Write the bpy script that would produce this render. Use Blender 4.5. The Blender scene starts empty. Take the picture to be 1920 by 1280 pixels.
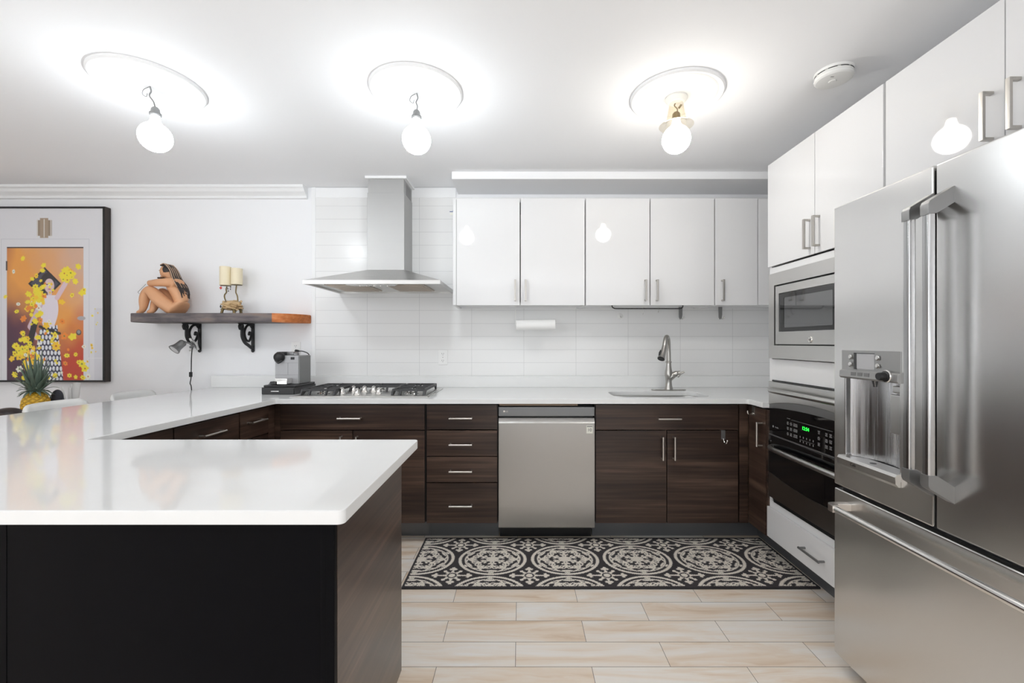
import bpy, bmesh, math, random
import numpy as np
from mathutils import Vector, Matrix

random.seed(7)
PI = math.pi
scene = bpy.context.scene
COL = scene.collection

# ------------------------------------------------------------------ camera, light, exposure
CAMZ = 1.255
cam_d = bpy.data.cameras.new('camera')
cam_d.sensor_width = 36.0
cam_d.lens = 805.0 / 1920.0 * 36.0
cam_d.shift_x = -16.0 / 1920.0
cam_d.shift_y = 1.0 / 1920.0
cam_d.clip_start = 0.05
cam = bpy.data.objects.new('camera', cam_d)
cam.location = (0, 0, CAMZ)
cam.rotation_euler = (PI / 2, 0, 0)
COL.objects.link(cam)
scene.camera = cam

scene.view_settings.view_transform = 'Standard'
scene.view_settings.look = 'None'
scene.view_settings.exposure = 0.24
scene.view_settings.gamma = 1.0
scene.view_settings.use_curve_mapping = False
scene.cycles.use_denoising = True
scene.cycles.max_bounces = 10
scene.cycles.diffuse_bounces = 6
scene.cycles.glossy_bounces = 5
scene.cycles.sample_clamp_indirect = 6.0

BULB_STRENGTH = 62.0

world = bpy.data.worlds.new('daylight')
scene.world = world
world.use_nodes = True
world.node_tree.nodes['Background'].inputs[0].default_value = (0.75, 0.85, 1.0, 1)
world.node_tree.nodes['Background'].inputs[1].default_value = 0.8


def area(name, loc, rot, sx, sy, power, col=(1, 1, 1)):
    l = bpy.data.lights.new(name, 'AREA')
    l.shape = 'RECTANGLE'; l.size = sx; l.size_y = sy
    l.energy = power; l.color = col
    o = bpy.data.objects.new(name, l)
    o.location = loc; o.rotation_euler = rot
    COL.objects.link(o)
    return o


# fill from behind the camera: the left-hand window, and glazed doors added to the rear wall
# (both lamps aimed steeply up, to fill the room off the ceiling)
area('window_daylight', (-4.1, -2.15, 1.40), (0, -math.radians(160), 0), 1.45, 1.5, 62.0, (0.94, 0.97, 1))
area('rear_door_fill', (.35, -2.55, 1.02), (math.radians(162), 0, 0), 2.9, 1.6, 50.0, (0.94, 0.97, 1))  # added fill lamp at the made-up rear doors, lifts floor and ceiling


# ------------------------------------------------------------------ small helpers
def lin(c):
    return c / 12.92 if c <= 0.04045 else ((c + 0.055) / 1.055) ** 2.4


def S(r, g, b):
    return (lin(r / 255), lin(g / 255), lin(b / 255), 1)


ORIGIN = {}


def wpos(o):
    return ORIGIN.get(o.name, Vector((0, 0, 0)))


def thing(name, label, cat, loc=(0, 0, 0), group=None):
    o = bpy.data.objects.new(name, None)
    COL.objects.link(o)
    o.empty_display_size = 0.05
    o.location = loc
    ORIGIN[o.name] = Vector(loc)
    o['label'] = label
    o['category'] = cat
    if group:
        o['group'] = group
    return o


def tag(o, label, cat, group=None):
    o['label'] = label
    o['category'] = cat
    if group:
        o['group'] = group
    return o


def obj(name, bm, mat, parent=None, angle=35, label=None, loc=None):
    me = bpy.data.meshes.new(name)
    bmesh.ops.recalc_face_normals(bm, faces=bm.faces[:])
    off = wpos(parent) if parent is not None else (Vector(loc) if loc else Vector((0, 0, 0)))
    if off.length:
        bmesh.ops.translate(bm, verts=bm.verts[:], vec=-off)
    bm.to_mesh(me)
    bm.free()
    me.shade_smooth()
    me.set_sharp_from_angle(angle=math.radians(angle))
    me.materials.append(mat)
    o = bpy.data.objects.new(name, me)
    COL.objects.link(o)
    if len(me.vertices) < 5000 and angle < 75:
        wn = o.modifiers.new('even_normals', 'WEIGHTED_NORMAL'); wn.weight = 100; wn.keep_sharp = True
    if parent is not None:
        o.parent = parent
        ORIGIN[o.name] = off
    elif loc:
        o.location = loc
        ORIGIN[o.name] = off
    if label:
        o['label'] = label
    return o


def struct(name, bm, mat, angle=35):
    o = obj(name, bm, mat, None, angle)
    o['kind'] = 'structure'
    return o


def dup(root, delta, label=None):
    def cp(o, par):
        c = o.copy()
        COL.objects.link(c)
        if par is not None:
            c.parent = par
        for ch in o.children:
            cp(ch, c)
        return c
    r = cp(root, None)
    r.location = Vector(root.location) + Vector(delta)
    if label:
        r['label'] = label
    return r


def B():
    return bmesh.new()


def _bevel(bm, geom_edges, r, seg):
    bmesh.ops.bevel(bm, geom=geom_edges, offset=r, offset_type='OFFSET', segments=seg, profile=0.5,
                    affect='EDGES', clamp_overlap=True)


def box(bm, x0, x1, y0, y1, z0, z1, bev=0.0, seg=2):
    if x1 < x0: x0, x1 = x1, x0
    if y1 < y0: y0, y1 = y1, y0
    if z1 < z0: z0, z1 = z1, z0
    r = bmesh.ops.create_cube(bm, size=1)
    vs = r['verts']
    for v in vs:
        v.co = Vector((x0 + (v.co.x + .5) * (x1 - x0), y0 + (v.co.y + .5) * (y1 - y0), z0 + (v.co.z + .5) * (z1 - z0)))
    if bev > 0:
        es = {e for v in vs for e in v.link_edges}
        _bevel(bm, list(es), min(bev, .49 * min(x1 - x0, y1 - y0, z1 - z0)), seg)
    return bm


def prism(bm, pts, plane, a0, a1, bev=0.0, seg=2):
    """closed outline in a plane ('XY','XZ','YZ'), extruded along the third axis"""
    def P(p, a):
        return {'XY': (p[0], p[1], a), 'XZ': (p[0], a, p[1]), 'YZ': (a, p[0], p[1])}[plane]
    va = [bm.verts.new(P(p, a0)) for p in pts]
    vb = [bm.verts.new(P(p, a1)) for p in pts]
    n = len(pts)
    fs = [bm.faces.new(va), bm.faces.new(vb[::-1])]
    for i in range(n):
        fs.append(bm.faces.new((va[i], vb[i], vb[(i + 1) % n], va[(i + 1) % n])))
    if bev > 0:
        bmesh.ops.recalc_face_normals(bm, faces=fs)
        es = {e for f in fs[:2] for e in f.edges}
        _bevel(bm, list(es), bev, seg)
    return bm


def frames(pts):
    pts = [Vector(p) for p in pts]
    T = []
    for i in range(len(pts)):
        a = pts[max(i - 1, 0)]; b = pts[min(i + 1, len(pts) - 1)]
        T.append((b - a).normalized())
    up = Vector((0, 0, 1)) if abs(T[0].z) < .9 else Vector((1, 0, 0))
    N = (up - T[0] * up.dot(T[0])).normalized()
    out = []
    for i, t in enumerate(T):
        N = (N - t * N.dot(t))
        if N.length < 1e-6:
            N = t.orthogonal()
        N.normalize()
        out.append((pts[i], N.copy(), t.cross(N)))
    return out


def tube(bm, pts, r, n=10, closed=False, sq=None):
    """sweep of a circle (or, with sq=(a,b), of an ellipse) along a polyline; r may be a list"""
    fr = frames(pts)
    rings = []
    for i, (p, N, Bn) in enumerate(fr):
        rr = r[i] if isinstance(r, (list, tuple)) else r
        a, b = (rr, rr) if sq is None else (rr * sq[0], rr * sq[1])
        rings.append([bm.verts.new(p + N * (a * math.cos(2 * PI * k / n)) + Bn * (b * math.sin(2 * PI * k / n))) for k in range(n)])
    for i in range(len(rings) - 1):
        for k in range(n):
            bm.faces.new((rings[i][k], rings[i][(k + 1) % n], rings[i + 1][(k + 1) % n], rings[i + 1][k]))
    if closed:
        for k in range(n):
            bm.faces.new((rings[-1][k], rings[-1][(k + 1) % n], rings[0][(k + 1) % n], rings[0][k]))
    else:
        bm.faces.new(rings[0][::-1]); bm.faces.new(rings[-1])
    return bm


def cyl(bm, p0, p1, r0, r1=None, n=24):
    r1 = r0 if r1 is None else r1
    return tube(bm, [p0, p1], [r0, r1], n)


def smooth(pts, k=6):
    """Catmull-Rom through points (any dimension)"""
    P = [np.array(p, float) for p in pts]
    P = [2 * P[0] - P[1]] + P + [2 * P[-1] - P[-2]]
    out = []
    for i in range(1, len(P) - 2):
        for j in range(k):
            t = j / k
            a, b, c, d = P[i - 1:i + 3]
            out.append(tuple(.5 * (2 * b + (c - a) * t + (2 * a - 5 * b + 4 * c - d) * t * t + (3 * b - a - 3 * c + d) * t ** 3)))
    out.append(tuple(P[-2]))
    return out


def lathe(bm, prof, c=(0, 0, 0), n=32, axis=(0, 0, 1)):
    """profile of (radius, height) turned about an axis through c"""
    ax = Vector(axis).normalized()
    u = ax.orthogonal().normalized(); v = ax.cross(u)
    c = Vector(c)
    rings = []
    for r, h in prof:
        if r < 1e-6:
            rings.append([bm.verts.new(c + ax * h)])
        else:
            rings.append([bm.verts.new(c + ax * h + u * (r * math.cos(2 * PI * k / n)) + v * (r * math.sin(2 * PI * k / n))) for k in range(n)])
    for A, Bq in zip(rings, rings[1:]):
        for k in range(n):
            k2 = (k + 1) % n
            if len(A) == 1 and len(Bq) == 1:
                continue
            if len(A) == 1:
                bm.faces.new((A[0], Bq[k2], Bq[k]))
            elif len(Bq) == 1:
                bm.faces.new((A[k], A[k2], Bq[0]))
            else:
                bm.faces.new((A[k], A[k2], Bq[k2], Bq[k]))
    return bm


def ball(bm, c, r, u=24, v=14):
    rx, ry, rz = (r, r, r) if not isinstance(r, (tuple, list)) else r
    res = bmesh.ops.create_uvsphere(bm, u_segments=u, v_segments=v, radius=1)
    for q in res['verts']:
        q.co = Vector((c[0] + q.co.x * rx, c[1] + q.co.y * ry, c[2] + q.co.z * rz))
    return bm


def rrect(x0, x1, y0, y1, r, n=5):
    pts = []
    for cx, cy, a in ((x1 - r, y1 - r, 0), (x0 + r, y1 - r, 90), (x0 + r, y0 + r, 180), (x1 - r, y0 + r, 270)):
        for i in range(n + 1):
            t = math.radians(a + 90 * i / n)
            pts.append((cx + r * math.cos(t), cy + r * math.sin(t)))
    return pts


def plate(outline, holes, th, bev, M):
    """flat plate with holes: outline in local XY, thickness along local Z, placed by matrix M; returns a bmesh"""
    cu = bpy.data.curves.new('outline', 'CURVE')
    cu.dimensions = '2D'; cu.fill_mode = 'BOTH'
    cu.extrude = th / 2 - bev; cu.bevel_depth = bev; cu.offset = -bev; cu.bevel_resolution = 1
    for pts in [outline] + holes:
        sp = cu.splines.new('POLY')
        sp.points.add(len(pts) - 1)
        for i, p in enumerate(pts):
            sp.points[i].co = (p[0], p[1], 0, 1)
        sp.use_cyclic_u = True
    o = bpy.data.objects.new('outline', cu)
    COL.objects.link(o)
    dg = bpy.context.evaluated_depsgraph_get()
    me = bpy.data.meshes.new_from_object(o.evaluated_get(dg))
    bm = bmesh.new(); bm.from_mesh(me)
    bmesh.ops.remove_doubles(bm, verts=bm.verts[:], dist=1e-6)
    bmesh.ops.transform(bm, matrix=M, verts=bm.verts[:])
    bpy.data.objects.remove(o); bpy.data.curves.remove(cu); bpy.data.meshes.remove(me)
    return bm


def lettering(name, body, size, M, mat, parent, th=.0006):
    cu = bpy.data.curves.new('letters', 'FONT')
    cu.body = body; cu.size = size; cu.extrude = th / 2; cu.align_x = 'CENTER'; cu.align_y = 'CENTER'
    o = bpy.data.objects.new('letters', cu)
    COL.objects.link(o)
    dg = bpy.context.evaluated_depsgraph_get()
    me = bpy.data.meshes.new_from_object(o.evaluated_get(dg))
    bm = bmesh.new(); bm.from_mesh(me)
    bmesh.ops.transform(bm, matrix=M, verts=bm.verts[:])
    bpy.data.objects.remove(o); bpy.data.curves.remove(cu); bpy.data.meshes.remove(me)
    return obj(name, bm, mat, parent)


# lettering frames: on a face looking at -Y (main wall) and on one looking at -X (appliance wall)
def M_front(x, y, z):
    return Matrix.Translation((x, y, z)) @ Matrix(((1, 0, 0, 0), (0, 0, -1, 0), (0, 1, 0, 0), (0, 0, 0, 1)))


def M_side(x, y, z):
    return Matrix.Translation((x, y, z)) @ Matrix(((0, 0, -1, 0), (-1, 0, 0, 0), (0, 1, 0, 0), (0, 0, 0, 1)))


# ------------------------------------------------------------------ materials
def nt(name):
    m = bpy.data.materials.new(name)
    m.use_nodes = True
    t = m.node_tree
    return m, t, t.nodes, t.links, t.nodes['Principled BSDF']


def mat(name, col, rough=.5, metal=0.0, spec=.5, coat=0.0, bump=None, emit=None, aniso=0.0, trans=0.0, ior=1.5, mottled=0.0):
    m, t, N, L, b = nt(name)
    if len(col) == 3:
        col = (*col, 1)
    b.inputs['Base Color'].default_value = col
    b.inputs['Roughness'].default_value = rough
    b.inputs['Metallic'].default_value = metal
    b.inputs['Specular IOR Level'].default_value = spec
    b.inputs['Coat Weight'].default_value = coat
    b.inputs['Coat Roughness'].default_value = .03
    b.inputs['IOR'].default_value = ior
    b.inputs['Transmission Weight'].default_value = trans
    if emit:
        b.inputs['Emission Color'].default_value = (*emit[0][:3], 1)
        b.inputs['Emission Strength'].default_value = emit[1]
    tc = N.new('ShaderNodeTexCoord')
    if bump:
        nz = N.new('ShaderNodeTexNoise'); nz.inputs['Scale'].default_value = bump[0]; nz.inputs['Detail'].default_value = 3
        bp = N.new('ShaderNodeBump'); bp.inputs['Strength'].default_value = bump[1]; bp.inputs['Distance'].default_value = bump[2]
        L.new(tc.outputs['Object'], nz.inputs['Vector'])
        L.new(nz.outputs['Fac'], bp.inputs['Height'])
        L.new(bp.outputs['Normal'], b.inputs['Normal'])
    if mottled:
        nz = N.new('ShaderNodeTexNoise'); nz.inputs['Scale'].default_value = 9; nz.inputs['Detail'].default_value = 5
        mx = N.new('ShaderNodeMix'); mx.data_type = 'RGBA'
        mx.inputs['A'].default_value = col
        mx.inputs['B'].default_value = tuple(c * (1 - mottled) for c in col[:3]) + (1,)
        L.new(tc.outputs['Object'], nz.inputs['Vector'])
        L.new(nz.outputs['Fac'], mx.inputs['Factor'])
        L.new(mx.outputs['Result'], b.inputs['Base Color'])
    return m


def stretched_noise(N, L, scale, nscale=1.0, detail=4, rand=True):
    tc = N.new('ShaderNodeTexCoord')
    mp = N.new('ShaderNodeMapping')
    mp.inputs['Scale'].default_value = scale
    L.new(tc.outputs['Object'], mp.inputs['Vector'])
    if rand:
        oi = N.new('ShaderNodeObjectInfo')
        mu = N.new('ShaderNodeVectorMath'); mu.operation = 'SCALE'
        cb = N.new('ShaderNodeCombineXYZ')
        for k in 'XYZ':
            L.new(oi.outputs['Random'], cb.inputs[k])
        L.new(cb.outputs[0], mu.inputs[0]); mu.inputs['Scale'].default_value = 37.0
        L.new(mu.outputs[0], mp.inputs['Location'])
    nz = N.new('ShaderNodeTexNoise')
    nz.inputs['Scale'].default_value = nscale; nz.inputs['Detail'].default_value = detail
    nz.inputs['Roughness'].default_value = .6
    L.new(mp.outputs[0], nz.inputs['Vector'])
    return nz


def ramp(N, stops):
    r = N.new('ShaderNodeValToRGB')
    e = r.color_ramp.elements
    e[0].position, e[0].color = stops[0]
    e[1].position, e[1].color = stops[-1]
    for p, c in stops[1:-1]:
        q = e.new(p); q.color = c
    return r


def wood(name, axis, stops, rough=.35, coat=.15, fine=60):
    m, t, N, L, b = nt(name)
    sc = {'X': (1.3, fine, fine), 'Y': (fine, 1.3, fine), 'Z': (fine, fine, 1.3)}[axis]
    sc2 = {'X': (.8, 9, 9), 'Y': (9, .8, 9), 'Z': (9, 9, .8)}[axis]
    a = stretched_noise(N, L, sc, 1.0, 5)
    c = stretched_noise(N, L, sc2, 1.0, 3)
    c.inputs['Distortion'].default_value = .6
    ad = N.new('ShaderNodeMath'); ad.operation = 'MULTIPLY_ADD'
    L.new(c.outputs['Fac'], ad.inputs[0]); ad.inputs[1].default_value = .9
    ml = N.new('ShaderNodeMath'); ml.operation = 'MULTIPLY'; ml.inputs[1].default_value = .75
    L.new(a.outputs['Fac'], ml.inputs[0])
    L.new(ml.outputs[0], ad.inputs[2])
    su = N.new('ShaderNodeMath'); su.operation = 'SUBTRACT'; su.inputs[1].default_value = .33
    L.new(ad.outputs[0], su.inputs[0])
    r = ramp(N, stops)
    L.new(su.outputs[0], r.inputs['Fac'])
    L.new(r.outputs['Color'], b.inputs['Base Color'])
    b.inputs['Roughness'].default_value = rough
    b.inputs['Coat Weight'].default_value = coat
    b.inputs['Coat Roughness'].default_value = .25
    return m


def steel(name, col, rough, scale, amp=.10, bump=.0, wave=0.0, aniso=0.0):
    """brushed sheet: grain stretched along one axis, optional slow waviness of the sheet"""
    m, t, N, L, b = nt(name)
    b.inputs['Base Color'].default_value = col
    b.inputs['Metallic'].default_value = 1
    nz = stretched_noise(N, L, scale, 1.0, 3)
    mr = N.new('ShaderNodeMapRange')
    mr.inputs['From Min'].default_value = .3; mr.inputs['From Max'].default_value = .7
    mr.inputs['To Min'].default_value = rough - amp; mr.inputs['To Max'].default_value = rough + amp
    L.new(nz.outputs['Fac'], mr.inputs['Value'])
    L.new(mr.outputs[0], b.inputs['Roughness'])
    prev = None
    if wave:
        w = stretched_noise(N, L, (2.2, 2.2, 1.1), 1.0, 1)
        bp = N.new('ShaderNodeBump'); bp.inputs['Strength'].default_value = 1; bp.inputs['Distance'].default_value = wave
        L.new(w.outputs['Fac'], bp.inputs['Height']); prev = bp
    if bump:
        bp2 = N.new('ShaderNodeBump'); bp2.inputs['Strength'].default_value = bump; bp2.inputs['Distance'].default_value = .0004
        L.new(nz.outputs['Fac'], bp2.inputs['Height'])
        if prev:
            L.new(prev.outputs[0], bp2.inputs['Normal'])
        prev = bp2
    if prev:
        L.new(prev.outputs[0], b.inputs['Normal'])
    if aniso:
        tg = N.new('ShaderNodeTangent'); tg.direction_type = 'RADIAL'; tg.axis = 'Z'
        L.new(tg.outputs[0], b.inputs['Tangent'])
        b.inputs['Anisotropic'].default_value = aniso
        b.inputs['Anisotropic Rotation'].default_value = .0
    return m


def vcol(name, rough=.8, coat=0.0, bump=None):
    m, t, N, L, b = nt(name)
    a = N.new('ShaderNodeVertexColor'); a.layer_name = 'Col'
    L.new(a.outputs['Color'], b.inputs['Base Color'])
    b.inputs['Roughness'].default_value = rough
    b.inputs['Coat Weight'].default_value = coat
    b.inputs['Coat Roughness'].default_value = .03
    if bump:
        tc = N.new('ShaderNodeTexCoord')
        nz = N.new('ShaderNodeTexNoise'); nz.inputs['Scale'].default_value = bump[0]
        bp = N.new('ShaderNodeBump'); bp.inputs['Strength'].default_value = bump[1]; bp.inputs['Distance'].default_value = bump[2]
        L.new(tc.outputs['Object'], nz.inputs['Vector']); L.new(nz.outputs['Fac'], bp.inputs['Height'])
        L.new(bp.outputs['Normal'], b.inputs['Normal'])
    return m


WALL = mat('white_wall_paint', (.88, .885, .90), .55, spec=.3, bump=(180, .06, .001))
CEIL = mat('white_ceiling_paint', (.92, .925, .94), .7, spec=.2, bump=(120, .05, .001))
TRIM = mat('white_trim_paint', (.88, .885, .89), .35)
GLOSS = mat('white_gloss_lacquer', (.77, .77, .775), .03, spec=.5, coat=.3)
MELA = mat('white_cabinet_board', (.82, .82, .82), .45)
QUARTZ = mat('white_quartz', (.84, .845, .84), .06, spec=.36, bump=(400, .01, .0005), mottled=.04)
WAL = [(.22, (.013, .0066, .0045, 1)), (.42, (.036, .0190, .0128, 1)), (.56, (.060, .034, .0235, 1)), (.74, (.120, .072, .050, 1))]
WALNUT = wood('dark_walnut_along_x', 'X', WAL, rough=.42, coat=.03)
WALNUT_Y = wood('dark_walnut_along_y', 'Y', WAL, rough=.40, coat=.12)
CARC = mat('dark_cabinet_board', (.012, .009, .008), .5)
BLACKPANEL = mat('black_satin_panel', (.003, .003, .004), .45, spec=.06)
PLINTH = mat('grey_plinth', (.17, .175, .185), .38, metal=.5)
STEEL_V = steel('brushed_steel', (.52, .515, .505, 1), .36, (2, 2, 320), .012, 0, wave=.006, aniso=.75)
STEEL_F = steel('brushed_steel_door', (.70, .695, .685, 1), .24, (2, 2, 320), .005, 0, wave=.02)
STEEL = steel('satin_steel', (.60, .595, .58, 1), .30, (3, 220, 220), .03, 0)
STEEL_Y = steel('satin_steel_side', (.60, .595, .58, 1), .30, (220, 3, 220), .02, 0)
NICKEL = mat('brushed_nickel', (.70, .66, .62), .32, metal=1)
NICKEL_D = mat('satin_nickel', (.50, .48, .45), .35, metal=1)
FAUCET = mat('brushed_faucet_metal', (.48, .465, .44), .28, metal=1)
CHROME = mat('polished_metal', (.75, .74, .72), .12, metal=1)
GREYCAP = mat('grey_cast_metal', (.27, .27, .27), .42, metal=.8)
STEEL_FLUE = steel('dull_flue_steel', (.47, .47, .465, 1), .52, (2, 2, 260), .02, 0)
DKSTEEL = steel('smoked_steel', (.27, .25, .23, 1), .32, (200, 2, 200), .02, 0)
BLACK = mat('black_plastic', (.012, .012, .013), .4)
BLACKGL = mat('black_glass', (.003, .003, .0035), .06, spec=.5, coat=.4)
GREYGL = mat('grey_oven_glass', (.055, .057, .06), .08, spec=.9, coat=1)
IRON = mat('cast_iron', (.045, .045, .047), .55, spec=.5, bump=(140, .3, .001))
IRON_BLK = mat('black_wrought_iron', (.008, .008, .009), .5, bump=(90, .4, .001))
PLASTIC = mat('white_plastic', (.82, .82, .80), .3)
ENAMEL = mat('ivory_switch_plate', (.85, .85, .84), .3)
RED = mat('red_charm', (.6, .05, .04), .4)
GREEN_LED = mat('green_display', (.0, .02, .0), .4, emit=((.02, 1.0, .06), 3.0))
GREYINK = mat('grey_print', (.32, .32, .32), .5)
LCD = mat('grey_display', (.42, .42, .43), .12, coat=.5)
BEIGE = mat('raw_plywood', (.42, .31, .22), .7, mottled=.3)
PAPER = mat('white_paper', (.84, .84, .83), .85, bump=(150, .25, .001))
WAX = mat('cream_wax', S(238, 226, 196), .45, mottled=.06)
SKIN = mat('painted_terracotta_skin', S(226, 170, 128), .45, mottled=.18)
HAIR = mat('dark_painted_hair', S(58, 48, 46), .5, mottled=.5)
PALEHAIR = mat('pale_painted_strand', S(196, 165, 140), .5)
DRIFT = mat('gilded_driftwood', S(222, 190, 144), .6, bump=(45, .8, .01), mottled=.45)
BRONZE = mat('aged_bronze', S(120, 104, 70), .4, metal=.7)
LEAF = mat('pineapple_leaf', S(112, 132, 116), .5, mottled=.5)
PINE = mat('pineapple_rind', S(214, 168, 36), .55, mottled=.35)
LEATHER = mat('dark_brown_leather', S(42, 33, 34), .4, bump=(80, .3, .002))
BLUE = mat('blue_print', S(60, 84, 150), .5)
BLUEGREY = mat('charcoal_cloth', S(52, 54, 62), .7)
CREAMG = mat('cream_card', S(235, 235, 225), .5)
TABLETOP = wood('oak_tabletop', 'Y', [(.1, S(120, 90, 62)), (.5, S(160, 124, 88)), (.9, S(190, 156, 118))], .5, 0)
FRAMEW = wood('dark_frame_wood', 'Z', [(.1, (.010, .007, .006, 1)), (.5, (.030, .021, .018, 1)), (.9, (.07, .05, .042, 1))], .45, 0)
FRAMEBK = mat('black_frame_face', (.006, .006, .007), .35)


def bulb_mat(name, col, s):
    m, t, N, L, b = nt(name)
    b.inputs['Base Color'].default_value = (.9, .9, .9, 1)
    b.inputs['Emission Color'].default_value = (*col, 1)
    # LED globe: it throws most of its light sideways and down, little back past the cap
    g = N.new('ShaderNodeNewGeometry'); sp = N.new('ShaderNodeSeparateXYZ')
    mr = N.new('ShaderNodeMapRange'); mr.interpolation_type = 'SMOOTHSTEP'
    mr.inputs['From Min'].default_value = -.35; mr.inputs['From Max'].default_value = .75
    mr.inputs['To Min'].default_value = s; mr.inputs['To Max'].default_value = s * .16
    L.new(g.outputs['Normal'], sp.inputs[0]); L.new(sp.outputs['Z'], mr.inputs['Value'])
    L.new(mr.outputs[0], b.inputs['Emission Strength'])
    b.inputs['Roughness'].default_value = .3
    return m


BULB = bulb_mat('lit_bulb', (.91, .965, 1.0), BULB_STRENGTH)
BULB_W = bulb_mat('lit_bulb_warm', (1, .965, .91), BULB_STRENGTH * .85)


def clear_glass():
    m, t, N, L, b = nt('thin_clear_glass')
    out = N['Material Output']
    N.remove(b)
    tr = N.new('ShaderNodeBsdfTransparent'); tr.inputs[0].default_value = (.97, .94, .88, 1)
    gl = N.new('ShaderNodeBsdfGlossy'); gl.inputs['Roughness'].default_value = .03
    lw = N.new('ShaderNodeLayerWeight'); lw.inputs['Blend'].default_value = .45
    mx = N.new('ShaderNodeMixShader')
    ml = N.new('ShaderNodeMath'); ml.operation = 'MULTIPLY'; ml.inputs[1].default_value = .35
    L.new(lw.outputs['Facing'], ml.inputs[0]); L.new(ml.outputs[0], mx.inputs[0]); L.new(tr.outputs[0], mx.inputs[1]); L.new(gl.outputs[0], mx.inputs[2])
    L.new(mx.outputs[0], out.inputs[0])
    return m


GLASS = clear_glass()


def tile_mat():
    m, t, N, L, b = nt('white_wall_tile')
    tc = N.new('ShaderNodeTexCoord')
    sp = N.new('ShaderNodeSeparateXYZ'); cb = N.new('ShaderNodeCombineXYZ')
    L.new(tc.outputs['Object'], sp.inputs[0])
    L.new(sp.outputs['X'], cb.inputs['X']); L.new(sp.outputs['Z'], cb.inputs['Y'])
    br = N.new('ShaderNodeTexBrick')
    br.offset = 0; br.squash = 1
    br.inputs['Scale'].default_value = 1
    br.inputs['Brick Width'].default_value = .4; br.inputs['Row Height'].default_value = .1
    br.inputs['Mortar Size'].default_value = .0013; br.inputs['Mortar Smooth'].default_value = .2
    br.inputs['Bias'].default_value = 0
    br.inputs['Color1'].default_value = (.83, .83, .825, 1); br.inputs['Color2'].default_value = (.815, .815, .81, 1)
    br.inputs['Mortar'].default_value = (.60, .60, .60, 1)
    L.new(cb.outputs[0], br.inputs['Vector'])
    L.new(br.outputs['Color'], b.inputs['Base Color'])
    bp = N.new('ShaderNodeBump'); bp.inputs['Strength'].default_value = .2; bp.inputs['Distance'].default_value = .0012; bp.invert = True
    L.new(br.outputs['Fac'], bp.inputs['Height']); L.new(bp.outputs[0], b.inputs['Normal'])
    b.inputs['Roughness'].default_value = .24
    return m


TILE = tile_mat()


def floor_mat():
    """wood-look porcelain planks 0.6 x 0.1373 m in running bond"""
    m, t, N, L, b = nt('porcelain_plank_floor')
    tc = N.new('ShaderNodeTexCoord')
    sp = N.new('ShaderNodeSeparateXYZ'); L.new(tc.outputs['Object'], sp.inputs[0])

    def M(op, a, c=None, d=None):
        n = N.new('ShaderNodeMath'); n.operation = op
        for i, q in enumerate((a, c, d)):
            if q is None: continue
            if isinstance(q, (int, float)): n.inputs[i].default_value = q
            else: L.new(q, n.inputs[i])
        return n.outputs[0]
    v = M('DIVIDE', M('ADD', sp.outputs['Y'], 13.73 - 1.9344 + .1373 * 0), .1373)
    row = M('FLOOR', v)
    par = M('MODULO', row, 2.0)
    u = M('DIVIDE', M('ADD', M('ADD', sp.outputs['X'], 60.0 + .02), M('MULTIPLY', par, .305)), .6)
    colm = M('FLOOR', u)
    fu = M('FRACT', u); fv = M('FRACT', v)
    du = M('MULTIPLY', M('MINIMUM', fu, M('SUBTRACT', 1, fu)), .6)
    dv = M('MULTIPLY', M('MINIMUM', fv, M('SUBTRACT', 1, fv)), .1373)
    d = M('MINIMUM', du, dv)
    grout = M('LESS_THAN', d, .0011)
    cb = N.new('ShaderNodeCombineXYZ'); L.new(row, cb.inputs[0]); L.new(colm, cb.inputs[1])
    wn = N.new('ShaderNodeTexWhiteNoise'); wn.noise_dimensions = '2D'; L.new(cb.outputs[0], wn.inputs['Vector'])
    r1 = wn.outputs['Value']
    cv = N.new('ShaderNodeCombineXYZ')
    L.new(M('MULTIPLY_ADD', sp.outputs['X'], 1.6, M('MULTIPLY', r1, 41.0)), cv.inputs[0])
    L.new(M('MULTIPLY_ADD', sp.outputs['Y'], 11.0, M('MULTIPLY', r1, 17.0)), cv.inputs[1])
    nz = N.new('ShaderNodeTexNoise'); nz.inputs['Scale'].default_value = 1.0; nz.inputs['Detail'].default_value = 4
    nz.inputs['Distortion'].default_value = .9
    L.new(cv.outputs[0], nz.inputs['Vector'])
    wv = N.new('ShaderNodeTexNoise'); wv.inputs['Scale'].default_value = 1.0; wv.inputs['Detail'].default_value = 2
    cv2 = N.new('ShaderNodeCombineXYZ')
    L.new(M('MULTIPLY_ADD', sp.outputs['X'], 3.0, M('MULTIPLY', r1, 11.0)), cv2.inputs[0])
    L.new(M('MULTIPLY_ADD', sp.outputs['Y'], 70.0, M('MULTIPLY', nz.outputs['Fac'], 14.0)), cv2.inputs[1])
    L.new(cv2.outputs[0], wv.inputs['Vector'])
    f = M('ADD', M('MULTIPLY', nz.outputs['Fac'], .8), M('MULTIPLY', wv.outputs['Fac'], .25))
    f = M('ADD', f, M('MULTIPLY', r1, .16))
    rp = ramp(N, [(.42, S(241, 237, 232)), (.56, S(239, 230, 219)), (.68, S(233, 216, 197)), (.82, S(214, 188, 160))])
    L.new(f, rp.inputs['Fac'])
    mx = N.new('ShaderNodeMix'); mx.data_type = 'RGBA'
    L.new(grout, mx.inputs['Factor']); L.new(rp.outputs['Color'], mx.inputs['A'])
    mx.inputs['B'].default_value = S(118, 108, 98)
    L.new(mx.outputs['Result'], b.inputs['Base Color'])
    b.inputs['Roughness'].default_value = .34
    b.inputs['Specular IOR Level'].default_value = .4
    return m


FLOOR = floor_mat()

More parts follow.
